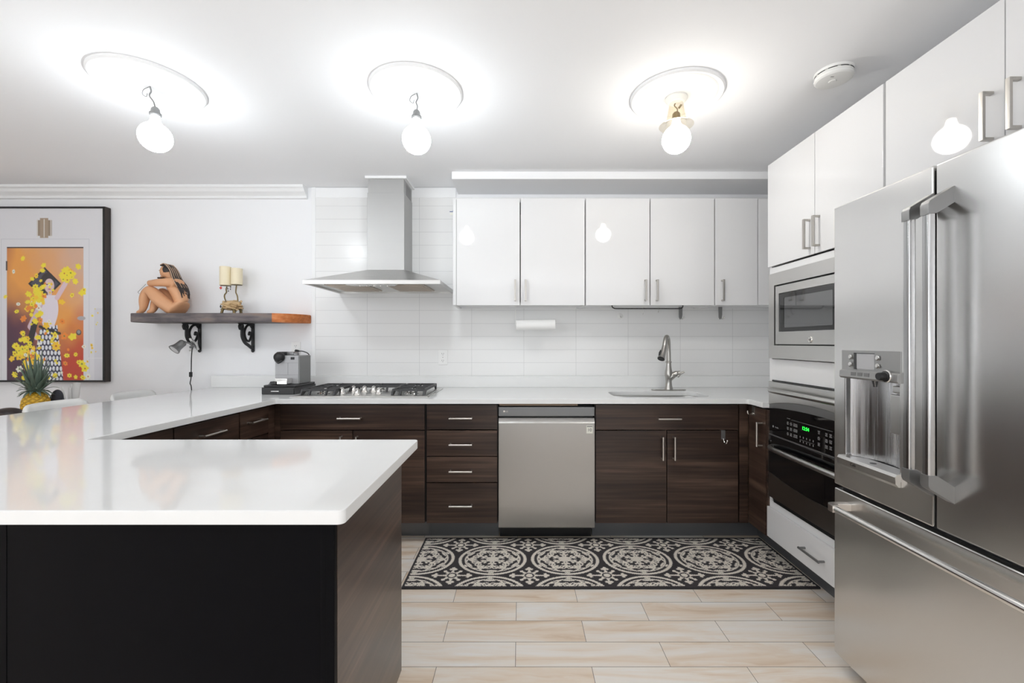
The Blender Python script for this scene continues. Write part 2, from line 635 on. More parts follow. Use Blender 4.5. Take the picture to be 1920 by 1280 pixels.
# ------------------------------------------------------------------ the room
CEILZ = 2.44
WY = 3.30
bm = B(); box(bm, -4.8, 2.15, -3.4, WY + .1, -.12, 0); struct('floor', bm, FLOOR)
bm = B(); box(bm, -4.8, 2.15, -3.4, WY + .1, CEILZ, CEILZ + .1); struct('ceiling', bm, CEIL)
bm = B(); box(bm, -4.8, 2.15, WY, WY + .1, 0, CEILZ); struct('wall_back', bm, WALL)
bm = B(); box(bm, 2.05, 2.15, -3.3, WY, 0, CEILZ); struct('wall_right', bm, WALL)
# rear wall with unseen glazed doors added for fill light, left-hand wall with a window, all behind the camera
M_left = lambda x: Matrix.Translation((x, 0, 0)) @ Matrix(((0, 0, 1, 0), (1, 0, 0, 0), (0, 1, 0, 0), (0, 0, 0, 1)))
W1 = (-2.95, -1.35, .62, 2.25); W2 = (-1.15, 1.85, .03, 2.02)
hole = lambda w: [(w[0], w[2]), (w[1], w[2]), (w[1], w[3]), (w[0], w[3])]
bm = plate([(-3.3, 0), (WY, 0), (WY, CEILZ), (-3.3, CEILZ)], [hole(W1)], .1, 0.0, M_left(-4.75))
struct('wall_left', bm, WALL)
bm = plate([(-4.8, 0), (2.15, 0), (2.15, CEILZ), (-4.8, CEILZ)], [hole(W2)], .1, 0.0, M_front(0, -3.25, 0))
struct('wall_front', bm, WALL)
for name, w, M, ng in (('window_1', W1, M_left(-4.68), 2), ('added_rear_door', W2, M_front(0, -3.16, 0), 3)):
    st = (w[1] - w[0]) / ng
    holes = [[(w[0] + st * k + .035, w[2] + .05), (w[0] + st * (k + 1) - .035, w[2] + .05), (w[0] + st * (k + 1) - .035, w[3] - .05), (w[0] + st * k + .035, w[3] - .05)] for k in range(ng)]
    bm = plate([(w[0] - .06, w[2] - .025), (w[1] + .06, w[2] - .025), (w[1] + .06, w[3] + .06), (w[0] - .06, w[3] + .06)], holes, .04, .003, M)
    wo = struct(name, bm, TRIM)
    bm = B()
    if name == 'window_1':
        box(bm, -4.762, -4.756, w[0], w[1], w[2], w[3])
    else:
        box(bm, w[0], w[1], -3.262, -3.256, w[2], w[3])
    obj('glass_pane', bm, GLASS, wo)

# tiled area of the back wall; its origin sits on a tile joint
bm = B(); box(bm, -1.57, 2.05, WY - .010, WY, .93, 2.36)
o = obj('wall_back_tile', bm, TILE, None, loc=(-1.175, WY - .01, .997)); o['kind'] = 'structure'
bm = B(); box(bm, -1.60, -1.57, WY - .014, WY, .98, CEILZ, .003)
box(bm, -1.57, -.495, WY - .012, WY, 2.36, CEILZ - .002, .002)
struct('trim_1', bm, TRIM)
# stone upstand along the counter
bm = B(); box(bm, -2.36, 2.03, WY - .03, WY - .011, .9095, .997, .002)
tag(obj('backsplash_upstand', bm, QUARTZ), 'low white stone upstand running along the wall behind the counter', 'backsplash')
# crown moulding
prof = [(WY, CEILZ), (WY - .075, CEILZ), (WY - .075, CEILZ - .018), (WY - .062, CEILZ - .026), (WY - .05, CEILZ - .045),
        (WY - .03, CEILZ - .06), (WY - .022, CEILZ - .072), (WY - .022, CEILZ - .086), (WY, CEILZ - .09)]
bm = B(); prism(bm, [(p[0], p[1]) for p in prof], 'YZ', -4.7, -1.635)
struct('trim_2', bm, TRIM, 20)
# dropped soffit over the wall cabinets
bm = B(); box(bm, -.478, 2.05, 2.985, WY, 2.388, CEILZ, .002); struct('trim_3', bm, CEIL)
# collar where the hood flue meets the ceiling
bm = B()
prism(bm, [(-1.105, 3.048), (-.812, 3.048), (-.812, WY - .012), (-1.105, WY - .012)], 'XY', 2.418, CEILZ - .001, .004)
struct('trim_4', bm, TRIM)

# baseboards at the dining end
bm = B(); box(bm, -4.7, -2.4, WY - .016, WY, 0, .10, .004); struct('baseboard_back', bm, TRIM)

# ------------------------------------------------------------------ handles
def bar_handle(parent, c, axis, length, stand, mat_, out, r=.0055, flat=False):
    """bar on two posts. axis = direction of the bar, out = unit vector away from the door, c = centre on the door face"""
    bm = B()
    c = Vector(c); ax = Vector(axis); ou = Vector(out)
    e = ax * (length / 2)
    p = ax * (length / 2 - r)
    if flat:
        w = ax.cross(ou)
        def slab(a, b2, hw, ht):
            d = (b2 - a)
            lo = Vector([min(a[i], b2[i]) for i in range(3)]); hi = Vector([max(a[i], b2[i]) for i in range(3)])
            ext = Vector([abs(w[i]) * hw + abs(ou[i]) * ht * (abs(ax[i]) < .5) for i in range(3)])
            return lo, hi, ext
        hw, ht = .0065, .0045
        lo = c + ou * stand - e; hi = c + ou * stand + e
        A = [min(lo[i], hi[i]) - abs(w[i]) * hw - abs(ou[i]) * ht for i in range(3)]
        Z = [max(lo[i], hi[i]) + abs(w[i]) * hw + abs(ou[i]) * ht for i in range(3)]
        box(bm, A[0], Z[0], A[1], Z[1], A[2], Z[2], .0015)
        for s in (-1, 1):
            q0 = c + ax * (s * (length / 2 - ht)); q1 = q0 + ou * stand
            A = [min(q0[i], q1[i]) - abs(w[i]) * hw - abs(ax[i]) * ht for i in range(3)]
            Z = [max(q0[i], q1[i]) + abs(w[i]) * hw + abs(ax[i]) * ht for i in range(3)]
            box(bm, A[0], Z[0], A[1], Z[1], A[2], Z[2], .0015)
    else:
        cyl(bm, c + ou * stand - e, c + ou * stand + e, r, n=16)
        for s in (-1, 1):
            cyl(bm, c + p * s, c + p * s + ou * stand, r * .9, n=12)
    return obj('handle', bm, mat_, parent)


MY = (0, -1, 0)
MX = (-1, 0, 0)

# ------------------------------------------------------------------ wall cabinets on the tiled wall
UF = 2.976


def upx(px):
    return (px - 976) / 270.5


def wall_unit(label, x0, x1, doors, fillers=()):
    t = thing('wall_cabinet', label, 'cabinet', ((x0 + x1) / 2, 3.13, 1.51), 'white gloss wall cabinets over the sink run')
    bm = B()
    zb, zt = 1.512, 2.247
    box(bm, x0, x0 + .018, UF + .021, WY - .011, zb - .004, zt); box(bm, x1 - .018, x1, UF + .021, WY - .011, zb - .004, zt)
    box(bm, x0 + .018, x1 - .018, UF + .021, WY - .011, zt - .018, zt)
    box(bm, x0 + .018, x1 - .018, UF + .030, WY - .011, zb + .008, zb + .026)
    box(bm, x0 + .018, x1 - .018, WY - .017, WY - .011, zb, zt)
    obj('carcass', bm, MELA, t)
    for a, b_ in fillers:
        bm = B(); box(bm, a, b_, UF + .002, UF + .02, zb, zt, .001); obj('filler_panel', bm, GLOSS, t)
    for a, b_, hx in doors:
        bm = B(); box(bm, a, b_, UF, UF + .019, 1.51, 2.251, .0018)
        d = obj('door', bm, GLOSS, t)
        bar_handle(d, (hx, UF, 1.612), (0, 0, 1), .146, .03, NICKEL_D, MY, flat=True)
    return t


wall_unit('white gloss wall cabinet nearest the extractor hood, above the paper towel roll', upx(849), upx(1097),
          [(upx(856), upx(974.6), upx(966)), (upx(976.4), upx(1096.4), upx(985.5))], [(upx(849.2), upx(855.4))])
wall_unit('white gloss wall cabinet above the black hanging rail and sink', upx(1098), upx(1340),
          [(upx(1098.6), upx(1218.2), upx(1209.5)), (upx(1219.8), upx(1339.2), upx(1231))])
wall_unit('narrow white single-door wall cabinet beside the microwave column', upx(1340.6), 2.03,
          [(upx(1341.2), upx(1420.6), upx(1353.5))], [(upx(1421.8), 2.0)])

# ------------------------------------------------------------------ base cabinets on the sink wall
BF = 2.665


def bpx(px):
    return (px - 976) / 302.0


def bz(py):
    return CAMZ - (py - 641) / 302.0


TOE = 2.785
T_TOP = .874


def base_carcass(t, x0, x1, toe=True, mat_=CARC, toe_x=None):
    bm = B()
    y0, y1 = BF + .021, WY - .012
    box(bm, x0, x0 + .018, y0, y1, .132, T_TOP); box(bm, x1 - .018, x1, y0, y1, .132, T_TOP)
    box(bm, x0 + .018, x1 - .018, y0, y1, .132, .150)
    box(bm, x0 + .018, x1 - .018, y1 - .012, y1, .150, T_TOP)
    box(bm, x0 + .018, x1 - .018, y0, y0 + .06, T_TOP - .016, T_TOP)
    obj('carcass', bm, mat_, t)
    if toe:
        bm = B(); box(bm, x0, toe_x or x1, TOE, TOE + .016, 0, .131); obj('toe_kick', bm, PLINTH, t)


def front(t, kind, x0, x1, z0, z1, m=WALNUT):
    bm = B(); box(bm, x0, x1, BF, BF + .019, z0, z1, .0015)
    return obj(kind, bm, m, t)


ROWS = [(758.4, 804.8), (806.8, 854.6), (856.2, 903.6), (905.4, 980.5)]
t = thing('base_cabinet', 'dark walnut base cabinet with wide drawer under the gas hob', 'cabinet', (-1.05, 2.97, 0), 'dark walnut base cabinets')
base_carcass(t, bpx(523.5), bpx(798))
d = front(t, 'drawer', bpx(525.8), bpx(796), bz(805.4), bz(758.4))
bar_handle(d, ((bpx(657.5)), BF, bz(783.2)), (1, 0, 0), .143, .032, NICKEL, MY, .006)
for a, b_, hx in ((525.8, 660.6, 641.5), (662, 796, 670.5)):
    d = front(t, 'door', bpx(a), bpx(b_), bz(980.5), bz(807.2))
    bar_handle(d, (bpx(hx), BF, bz(838)), (0, 0, 1), .143, .032, NICKEL, MY, .006)
bm = B(); box(bm, bpx(506.5), bpx(525), BF + .004, BF + .02, bz(980.5), T_TOP); obj('filler_panel', bm, WALNUT, t)

t = thing('base_cabinet', 'dark walnut stack of four drawers beside the dishwasher', 'cabinet', (-.36, 2.97, 0), 'dark walnut base cabinets')
base_carcass(t, bpx(798.4), bpx(933.4))
for (a, b_), hy in zip(ROWS, (783, 832, 881.7, 946)):
    d = front(t, 'drawer', bpx(800.2), bpx(932.2), bz(b_), bz(a))
    bar_handle(d, (bpx(864.5), BF, bz(hy)), (1, 0, 0), .143, .032, NICKEL, MY, .006)

t = thing('base_cabinet', 'dark walnut sink base cabinet with two doors and a metal hook', 'cabinet', (.9, 2.97, 0), 'dark walnut base cabinets')
base_carcass(t, bpx(1115.8), bpx(1386), toe_x=1.538)
d = front(t, 'drawer', bpx(1117), bpx(1384), bz(805.4), bz(758.4))
bar_handle(d, (bpx(1253), BF, bz(784)), (1, 0, 0), .143, .032, NICKEL, MY, .006)
for a, b_, hx in ((1117, 1249.6, 1240.5), (1251, 1384, 1262.5)):
    d = front(t, 'door', bpx(a), bpx(b_), bz(980.5), bz(807.2))
    bar_handle(d, (bpx(hx), BF, bz(839)), (0, 0, 1), .143, .032, NICKEL, MY, .006)
bm = B(); box(bm, bpx(1387), bpx(1404), BF + .006, BF + .022, .13, bz(758)); obj('filler_panel', bm, WALNUT, t)
# over-door hook on the sink cabinet
t = thing('door_hook', 'small metal hook hung over the sink cabinet door', 'hook', (bpx(1356), BF - .01, bz(815)))
bm = B(); box(bm, bpx(1352), bpx(1359.5), BF - .0025, BF - .0005, bz(823), bz(806.5)); box(bm, bpx(1352), bpx(1359.5), BF - .0025, BF + .016, bz(806.8), bz(806.2))
obj('strap', bm, GREYCAP, t)
bm = B(); tube(bm, smooth([(bpx(1356), BF - .002, bz(822)), (bpx(1356), BF - .016, bz(828)), (bpx(1357), BF - .030, bz(829)), (bpx(1358.5), BF - .036, bz(824.5))], 5), .004, 8)
ball(bm, (bpx(1358.5), BF - .036, bz(824)), .0065, 12, 8)
obj('peg', bm, CHROME, t)

# ------------------------------------------------------------------ dishwasher
t = thing('dishwasher', 'stainless steel dishwasher under the counter between walnut cabinets', 'dishwasher', (.16, 2.97, 0))
x0, x1 = bpx(935), bpx(1114.4)
bm = B(); box(bm, x0 + .005, x1 - .005, BF + .04, WY - .05, .10, .855); obj('body', bm, BLACK, t)
bm = B(); box(bm, x0, x1, BF - .004, BF + .035, bz(779.6), bz(762.6), .002); cp = obj('control_panel', bm, steel('grey_panel_steel', (.20, .203, .206, 1), .40, (2, 200, 200), .03), t)
bm = B(); prism(bm, [(BF - .012, bz(792.6)), (BF + .035, bz(792.6)), (BF + .035, bz(988)), (BF - .008, bz(988)), (BF - .012, bz(986))], 'YZ', x0, x1, .001)
dw_door = obj('door', bm, STEEL_V, t, angle=15)
bm = B(); prism(bm, [(BF - .012, bz(792.4)), (BF + .010, bz(783.6)), (BF + .035, bz(783.6)), (BF + .035, bz(792.4))], 'YZ', x0, x1); obj('handle_bevel', bm, mat('bright_bevel_steel', (.80, .795, .78), .38, metal=1), dw_door, angle=15)
bm = B(); box(bm, x0 + .003, x1 - .003, BF + .037, BF + .039, bz(783), bz(779)); box(bm, bpx(999), bpx(1048), BF + .018, BF + .037, bz(782.4), bz(779.8)); obj('handle_recess', bm, BLACK, t)
bm = B(); box(bm, x0 + .004, x1 - .004, TOE - .02, TOE, .006, .118); 
for xx in (x0 + .02, x1 - .02):
    ball(bm, (xx, TOE - .022, .07), .004, 8, 6)
obj('toe_kick', bm, BLACK, t)
bm = B(); lathe(bm, [(0, 0), (.0055, 0), (.0055, .0008), (0, .0008)], (bpx(945.4), BF - .0048, bz(770.6)), 20, (0, -1, 0)); obj('logo', bm, CHROME, t)
lettering('lettering', 'LG', .013, M_front(bpx(950.2), BF - .0045, bz(770.8)), CHROME, t)
bm = B(); box(bm, bpx(1099), bpx(1110.8), BF - .0125, BF - .0112, bz(811.5), bz(796.5)); st = obj('warranty_sticker', bm, CREAMG, t)
lettering('lettering', '10', .026, M_front(bpx(1105), BF - .0128, bz(805.2)), BLACK, t)
bm = B(); box(bm, bpx(1099.8), bpx(1110.2), BF - .0132, BF - .0126, bz(799.6), bz(797.4)); obj('print_band', bm, GREYINK, t)
# counter support batten over the dishwasher
bm = B(); box(bm, bpx(936), bpx(1083.5), BF + .01, BF + .05, bz(760.9) , .8775)
tag(obj('support_batten', bm, BEIGE), 'bare plywood strip under the counter above the dishwasher', 'wood strip')

# ------------------------------------------------------------------ narrow cabinet on the appliance wall
RF = 1.41
t = thing('base_cabinet', 'narrow dark walnut base cabinet beside the wall oven column', 'cabinet', (1.72, 2.56, 0), 'dark walnut base cabinets')
bm = B(); box(bm, RF + .021, 2.03, 2.452, 2.660, .135, T_TOP); obj('carcass', bm, CARC, t)
bm = B(); box(bm, RF, RF + .019, 2.470, 2.655, .142, .866, .0015); d = obj('door', bm, WALNUT_Y, t)
bar_handle(d, (RF, 2.505, .716), (0, 0, 1), .143, .032, NICKEL, MX, .006)
bm = B(); box(bm, RF + .003, RF + .02, 2.452, 2.4675, .142, .866, .001); obj('filler_panel', bm, WALNUT_Y, t)
bm = B(); box(bm, 1.54, 1.556, 2.452, 2.80, 0, .134); obj('toe_kick', bm, PLINTH, t)
t = thing('door_hook', 'small metal over-door hook at the top of the narrow walnut door', 'hook', (RF - .01, 2.6, .85))
bm = B(); box(bm, RF - .0025, RF - .0005, 2.585, 2.612, .812, .8665); box(bm, RF - .0025, RF + .019, 2.585, 2.612, .8662, .868); obj('strap', bm, CHROME, t)
bm = B(); tube(bm, smooth([(RF - .002, 2.60, .825), (RF - .022, 2.60, .815), (RF - .034, 2.60, .825), (RF - .036, 2.60, .84)], 5), .004, 8); obj('peg', bm, CHROME, t)

# ------------------------------------------------------------------ worktop
pts = [(-2.345, WY - .012), (-2.54, .881)]
def corner(px, py, r, a0):
    return [(px + r * math.cos(math.radians(a0 + 90 * i / 5)), py + r * math.sin(math.radians(a0 + 90 * i / 5))) for i in range(6)]
pts += corner(-.363 - .014, .881 + .014, .014, 270)
pts += corner(-.363 - .014, 1.526 - .014, .014, 0)
pts += [(-1.543, 1.526), (-1.489, 2.585), (-1.483, 2.60), (-1.468, 2.605), (1.365, 2.605), (1.378, 2.60), (1.383, 2.59), (1.383, 2.4505), (2.03, 2.4505), (2.03, WY - .012)]
SINK = rrect(.60, 1.215, 2.705, 3.015, .09, 8)
bm = plate(pts, [SINK], .03, .003, Matrix.Translation((0, 0, .894)))
tag(obj('worktop', bm, QUARTZ, None, angle=25), 'continuous white quartz worktop wrapping round three sides of the kitchen', 'countertop')

# undermount sink
t = thing('sink', 'stainless steel undermount sink set in the white worktop below the tap', 'sink', (.908, 2.86, .68))
bm = B()
def ring(x0, x1, y0, y1, r, z):
    return [bm.verts.new((p[0], p[1], z)) for p in rrect(x0, x1, y0, y1, r, 8)]
rings = [ring(.585, 1.23, 2.69, 3.03, .10, .8775), ring(.597, 1.218, 2.702, 3.018, .09, .8775), ring(.60, 1.215, 2.705, 3.015, .085, .872),
         ring(.607, 1.208, 2.712, 3.008, .08, .70), ring(.63, 1.185, 2.735, 2.985, .06, .683), ring(.80, 1.01, 2.82, 2.90, .035, .679)]
for A, Z in zip(rings, rings[1:]):
    for i in range(len(A)):
        bm.faces.new((A[i], A[(i + 1) % len(A)], Z[(i + 1) % len(A)], Z[i]))
bm.faces.new(rings[-1])
obj('basin', bm, STEEL, t)
bm = B(); lathe(bm, [(0, .006), (.03, .006), (.042, .003), (.042, 0), (0, 0)], (.905, 2.86, .6795), 24); obj('drain', bm, CHROME, t)

# tap
FX, FY, FZ = 1.066, 3.09, .909
t = thing('kitchen_tap', 'brushed metal pull-down kitchen tap standing behind the sink', 'tap', (FX, FY, FZ))
bm = B(); prism(bm, rrect(FX - .124, FX + .122, FY - .026, FY + .026, .024, 6), 'XY', FZ, FZ + .006, .002); obj('deck_plate', bm, FAUCET, t)
bm = B()
lathe(bm, [(0, .006), (.029, .006), (.0285, .016), (.024, .030), (.0215, .06), (.024, .088), (.0275, .105), (.027, .125), (.022, .15), (.0185, .175), (.017, .195), (.021, .198), (.0215, .206), (.017, .21), (0, .21)], (FX, FY, FZ), 28)
tube(bm, smooth([(FX + .004, FY, FZ + .085), (FX + .030, FY - .004, FZ + .108), (FX + .055, FY - .008, FZ + .120), (FX + .078, FY - .012, FZ + .124)], 5), [.024] * 6 + [.021] * 5 + [.017] * 5, 14)
obj('body', bm, FAUCET, t)
bm = B()
sp = [(FX, FY, FZ + .2), (FX, FY, FZ + .25), (FX - .002, FY - .001, FZ + .30), (FX - .006, FY - .010, FZ + .345), (FX - .018, FY - .030, FZ + .377), (FX - .036, FY - .058, FZ + .380), (FX - .052, FY - .082, FZ + .355), (FX - .063, FY - .098, FZ + .318)]
tube(bm, smooth(sp, 6), .0155, 16); obj('spout', bm, FAUCET, t)
bm = B(); tube(bm, smooth([(FX - .063, FY - .098, FZ + .318), (FX - .074, FY - .112, FZ + .285), (FX - .090, FY - .130, FZ + .250), (FX - .101, FY - .142, FZ + .230)], 4), [.0165, .017, .0178, .0186, .0194, .02, .0205, .021, .0218, .0225, .024, .0258, .0262], 18)
sh = obj('spray_head', bm, FAUCET, t)
bm = B(); cyl(bm, (FX - .101, FY - .142, FZ + .2303), (FX - .1023, FY - .1434, FZ + .2275), .0225, n=20); obj('nozzle_face', bm, BLACK, t)
bm = B(); tube(bm, [(FX - .112, FY - .134, FZ + .250), (FX - .108, FY - .130, FZ + .272), (FX - .098, FY - .126, FZ + .290)], [.0045, .005, .004], 8); obj('spray_button', bm, BLACK, t)
bm = B(); tube(bm, smooth([(FX + .058, FY - .008, FZ + .098), (FX + .078, FY - .012, FZ + .118), (FX + .095, FY - .016, FZ + .127), (FX + .106, FY - .018, FZ + .132)], 4), [.012] * 4 + [.0085] * 5 + [.0075] * 4, 12); obj('lever', bm, FAUCET, t)

# ------------------------------------------------------------------ gas hob
t = thing('gas_hob', 'stainless five-burner gas hob with cast iron grates set in worktop', 'stove', (-1.0, 2.92, .909))
Z0 = .9095
bm = B(); box(bm, -1.44, -.572, 2.668, 3.165, Z0, Z0 + .005, .002); box(bm, -1.425, -.587, 2.683, 3.15, Z0 + .004, Z0 + .008, .003)
obj('tray', bm, STEEL, t)
def grate(x0, x1, y0, y1, cells):
    bm = B(); zt = Z0 + .046; w = .0055
    # side rails with feet and an arch shaped lower edge
    for xx in (x0, x1):
        prism(bm, [(y0 + .03, zt), (y1 - .005, zt), (y1, zt - .006), (y1, Z0 + .008), (y1 - .02, Z0 + .008), (y1 - .035, zt - .016), (y0 + .08, zt - .016), (y0 + .035, Z0 + .008), (y0, Z0 + .008)], 'YZ', xx - w, xx + w)
    for yy in [y0 + .03] + [y0 + .03 + (y1 - y0 - .035) * k / cells for k in range(1, cells + 1)]:
        box(bm, x0, x1, yy - w, yy + w, zt - .014, zt)
    xm = (x0 + x1) / 2
    for k in range(cells):
        ya = y0 + .03 + (y1 - y0 - .035) * k / cells; yb = y0 + .03 + (y1 - y0 - .035) * (k + 1) / cells
        ym = (ya + yb) / 2
        for a, b_ in (((xm, ya), (xm, ym - .028)), ((xm, yb), (xm, ym + .028))):
            box(bm, a[0] - w * .9, a[0] + w * .9, min(a[1], b_[1]), max(a[1], b_[1]), zt - .013, zt + .001)
        for a, b_ in (((x0, ym), (xm - .028, ym)), ((x1, ym), (xm + .028, ym))):
            box(bm, min(a[0], b_[0]), max(a[0], b_[0]), ym - w * .9, ym + w * .9, zt - .013, zt + .001)
    # splayed front prongs
    for q in (.25, .75):
        xx = x0 + (x1 - x0) * q
        prism(bm, [(y0 + .03, zt), (y0 + .04, zt), (y0 + .02, Z0 + .008), (y0, Z0 + .008)], 'YZ', xx - w, xx + w)
    return obj('grate', bm, IRON, t)
grate(-1.395, -1.185, 2.715, 3.125, 2)
grate(-.815, -.615, 2.715, 3.125, 2)
grate(-1.170, -.835, 2.935, 3.125, 1)
for bx, by, br in ((-1.29, 2.82, .032), (-1.29, 3.02, .04), (-.715, 2.82, .036), (-.715, 3.02, .030), (-1.0, 3.03, .05)):
    bm = B(); lathe(bm, [(0, .026), (br * .8, .026), (br * .85, .020), (br * .7, .018), (br, .016), (br * 1.25, .012), (br * 1.3, .008), (0, .008)], (bx, by, Z0), 24)
    obj('burner', bm, CHROME, t)
for kx, ky in ((-1.165, 2.80), (-1.045, 2.745), (-.925, 2.80), (-1.128, 2.90), (-1.056, 2.905), (-.992, 2.90)):
    bm = B(); lathe(bm, [(0, .046), (.010, .046), (.014, .042), (.0165, .020), (.021, .014), (.0225, .008), (0, .008)], (kx, ky, Z0), 24)
    box(bm, kx - .003, kx + .003, ky - .016, ky + .016, Z0 + .03, Z0 + .050, .002)
    obj('knob', bm, CHROME, t)

# ------------------------------------------------------------------ extractor hood
t = thing('extractor_hood', 'stainless steel chimney extractor hood over the gas hob', 'hood', (-.96, 3.0, 1.63))
X0, X1, Y0, Y1 = -1.395, -.515, 2.75, WY - .012
CX0, CX1, CY0 = -1.093, -.830, 3.063
bm = B()
zl, zr, zp = 1.627, 1.652, 1.770
lo = [(X0, Y0), (X1, Y0), (X1, Y1), (X0, Y1)]
hi = [(CX0, CY0), (CX1, CY0), (CX1, Y1), (CX0, Y1)]
v0 = [bm.verts.new((*p, zl)) for p in lo]; v1 = [bm.verts.new((*p, zr)) for p in lo]; v2 = [bm.verts.new((*p, zp)) for p in hi]
inn = [(X0 + .02, Y0 + .02), (X1 - .02, Y0 + .02), (X1 - .02, Y1 - .005), (X0 + .02, Y1 - .005)]
v3 = [bm.verts.new((*p, zl)) for p in inn]; v4 = [bm.verts.new((*p, zl + .012)) for p in inn]
for a, b_ in ((v0, v1), (v1, v2), (v0, v3), (v3, v4)):
    for i in range(4):
        bm.faces.new((a[i], a[(i + 1) % 4], b_[(i + 1) % 4], b_[i]))
bm.faces.new(v2); bm.faces.new(v4)
obj('canopy', bm, STEEL, t, angle=10)
bm = B(); box(bm, CX0, CX1, CY0, Y1, zp - .004, 2.32, .0015); obj('flue', bm, STEEL_FLUE, t)
bm = B(); box(bm, CX0 + .003, CX1 - .003, CY0 + .003, Y1, 2.318, 2.4175, .0015); fu = obj('flue', bm, STEEL_FLUE, t)
bm = B()
for k in range(9):
    z = 2.325 + k * .009
    box(bm, CX1 - .004, CX1 - .0015, CY0 + .06, Y1 - .03, z, z + .004)
obj('vent_slot', bm, GREYCAP, t)
for a, b_ in ((-1.30, -1.03), (-.90, -.64)):
    bm = B(); box(bm, a, b_, 2.84, 3.20, zl + .004, zl + .0125, .001)
    for k in range(8):
        yy = 2.86 + k * .042
        box(bm, a + .015, b_ - .015, yy, yy + .02, zl + .001, zl + .005)
    obj('grease_filter', bm, mat('warm_filter_metal', (.45, .39, .33), .35, metal=1), t)
bm = B(); prism(bm, [(-1.135, 2.785), (-.80, 2.785), (-.835, 2.84), (-1.10, 2.84)], 'XY', zl - .003, zl + .012, .001); obj('control_panel', bm, STEEL, t)
for k in range(5):
    bm = B(); lathe(bm, [(0, 0), (.008, 0), (.009, .004), (.009, .006), (0, .006)], (-1.05 + k * .045, 2.812, zl - .0075), 16); obj('button', bm, CHROME, t)

# ------------------------------------------------------------------ tall oven column
OY0, OY1 = 1.668, 2.449
t = thing('oven_housing', 'tall white cabinet column holding the microwave and wall oven', 'cabinet', (1.72, 2.06, 0))
bm = B()
F = RF + .012
box(bm, F, 2.03, OY1 - .022, OY1, .15, 2.255); box(bm, F, 2.03, OY0, OY0 + .022, .15, 2.255)
box(bm, F, 2.03, OY0 + .022, OY1 - .022, 1.637, 1.672)
box(bm, F, 2.03, OY0 + .022, OY1 - .022, 1.044, 1.160)
box(bm, F, 2.03, OY0 + .022, OY1 - .022, .318, .362)
box(bm, F + .02, 2.03, OY0 + .022, OY1 - .022, 2.235, 2.255); box(bm, F, 2.03, OY0 + .022, OY1 - .022, .15, .166)
box(bm, 2.01, 2.03, OY0 + .022, OY1 - .022, .166, 2.235)
obj('carcass', bm, MELA, t)
for a, b_, hy in ((2.0595, OY1, 2.092), (1.670, 2.0565, 2.027)):
    bm = B(); box(bm, RF, RF + .019 - .008, a, b_, 1.679, 2.260, .0018); d = obj('door', bm, GLOSS, t)
    bar_handle(d, (RF, hy, 1.780), (0, 0, 1), .146, .03, NICKEL_D, MX, flat=True)
bm = B(); box(bm, RF - .004, RF + .010, OY0 + .004, OY1 + .001, .152, .322, .0018); d = obj('drawer', bm, GLOSS, t)
bar_handle(d, (RF - .004, 2.055, .238), (0, 1, 0), .146, .03, GREYCAP, MX, .006)
bm = B(); box(bm, 1.54, 1.556, OY0, OY1, 0, .149); obj('toe_kick', bm, PLINTH, t)

# microwave
t = thing('microwave', 'built-in stainless microwave in the tall column above the wall oven', 'microwave', (1.72, 2.05, 1.17))
my0, my1, mz0, mz1 = 1.69, 2.420, 1.165, 1.634
dy0, dy1, dz0, dz1 = 1.74, 2.368, 1.237, 1.566
r4 = lambda a, b_, c, d: [(a, c), (b_, c), (b_, d), (a, d)]
MS = lambda x: M_side(x, 0, 0)
def yz(pts):
    return [(-p[0], p[1]) for p in pts]
bm = plate(yz(r4(my0, my1, mz0, mz1)), [yz(r4(dy0, dy1, dz0, dz1))], .018, .001, MS(1.407)); obj('trim_kit', bm, STEEL_Y, t)
bm = B(); box(bm, 1.418, 1.95, 1.73, 2.38, 1.20, 1.60); obj('body', bm, BLACK, t)
wy0 = 1.90
bm = plate(yz(r4(dy0 + .006, dy1 - .012, dz0 + .006, dz1 - .008)), [yz(rrect(wy0, 2.326, 1.310, 1.518, .006, 3))], .016, .001, MS(1.406)); obj('door', bm, STEEL_Y, t)
bm = B(); box(bm, 1.404, 1.412, wy0 + .001, 2.325, 1.311, 1.517); obj('window', bm, GREYGL, t)
bm = plate(yz(rrect(wy0 + .002, 2.324, 1.312, 1.516, .006, 3)), [yz(rrect(wy0 + .03, 2.288, 1.332, 1.492, .006, 3))], .001, .0, MS(1.4032)); obj('window_border', bm, BLACKGL, t)
bm = B(); lathe(bm, [(0, .004), (.010, .004), (.0135, .0055), (.0155, .003), (.0155, 0), (0, 0)], (1.398, 2.07, 1.267), 28, (-1, 0, 0)); obj('emblem', bm, CHROME, t)
lettering('lettering', 'GE', .012, M_side(1.3935, 2.07, 1.267), BLACK, t)

# wall oven
t = thing('built_in_oven', 'black glass and steel wall oven with green clock below the microwave', 'oven', (1.72, 2.05, .37))
oy0, oy1 = 1.69, 2.420
om = (oy0 + oy1) / 2
def arc(z_end, z_mid, n=16):
    return [(oy0 + (oy1 - oy0) * i / n, z_end + (z_mid - z_end) * (1 - (2 * i / n - 1) ** 2)) for i in range(n + 1)]
bm = B(); box(bm, 1.425, 1.98, 1.70, 2.41, .372, 1.035); obj('body', bm, BLACK, t)
bm = B(); prism(bm, [(oy1, 1.036), (oy0, 1.036)] + arc(.905, .945), 'YZ', 1.398, 1.424, .002); obj('top_panel', bm, STEEL_Y, t, angle=20)
bm = B(); box(bm, 1.40, 1.41, oy0 + .02, oy1 - .03, 1.0375, 1.0425); obj('vent', bm, BLACK, t)
bm = B(); prism(bm, arc(.905, .945)[::-1] + arc(.885, .906), 'YZ', 1.402, 1.424); obj('trim_band', bm, GREYCAP, t)
bm = B(); prism(bm, arc(.884, .905)[::-1] + [(oy0, .742), (oy1, .742)], 'YZ', 1.404, 1.424); obj('control_panel', bm, BLACKGL, t)
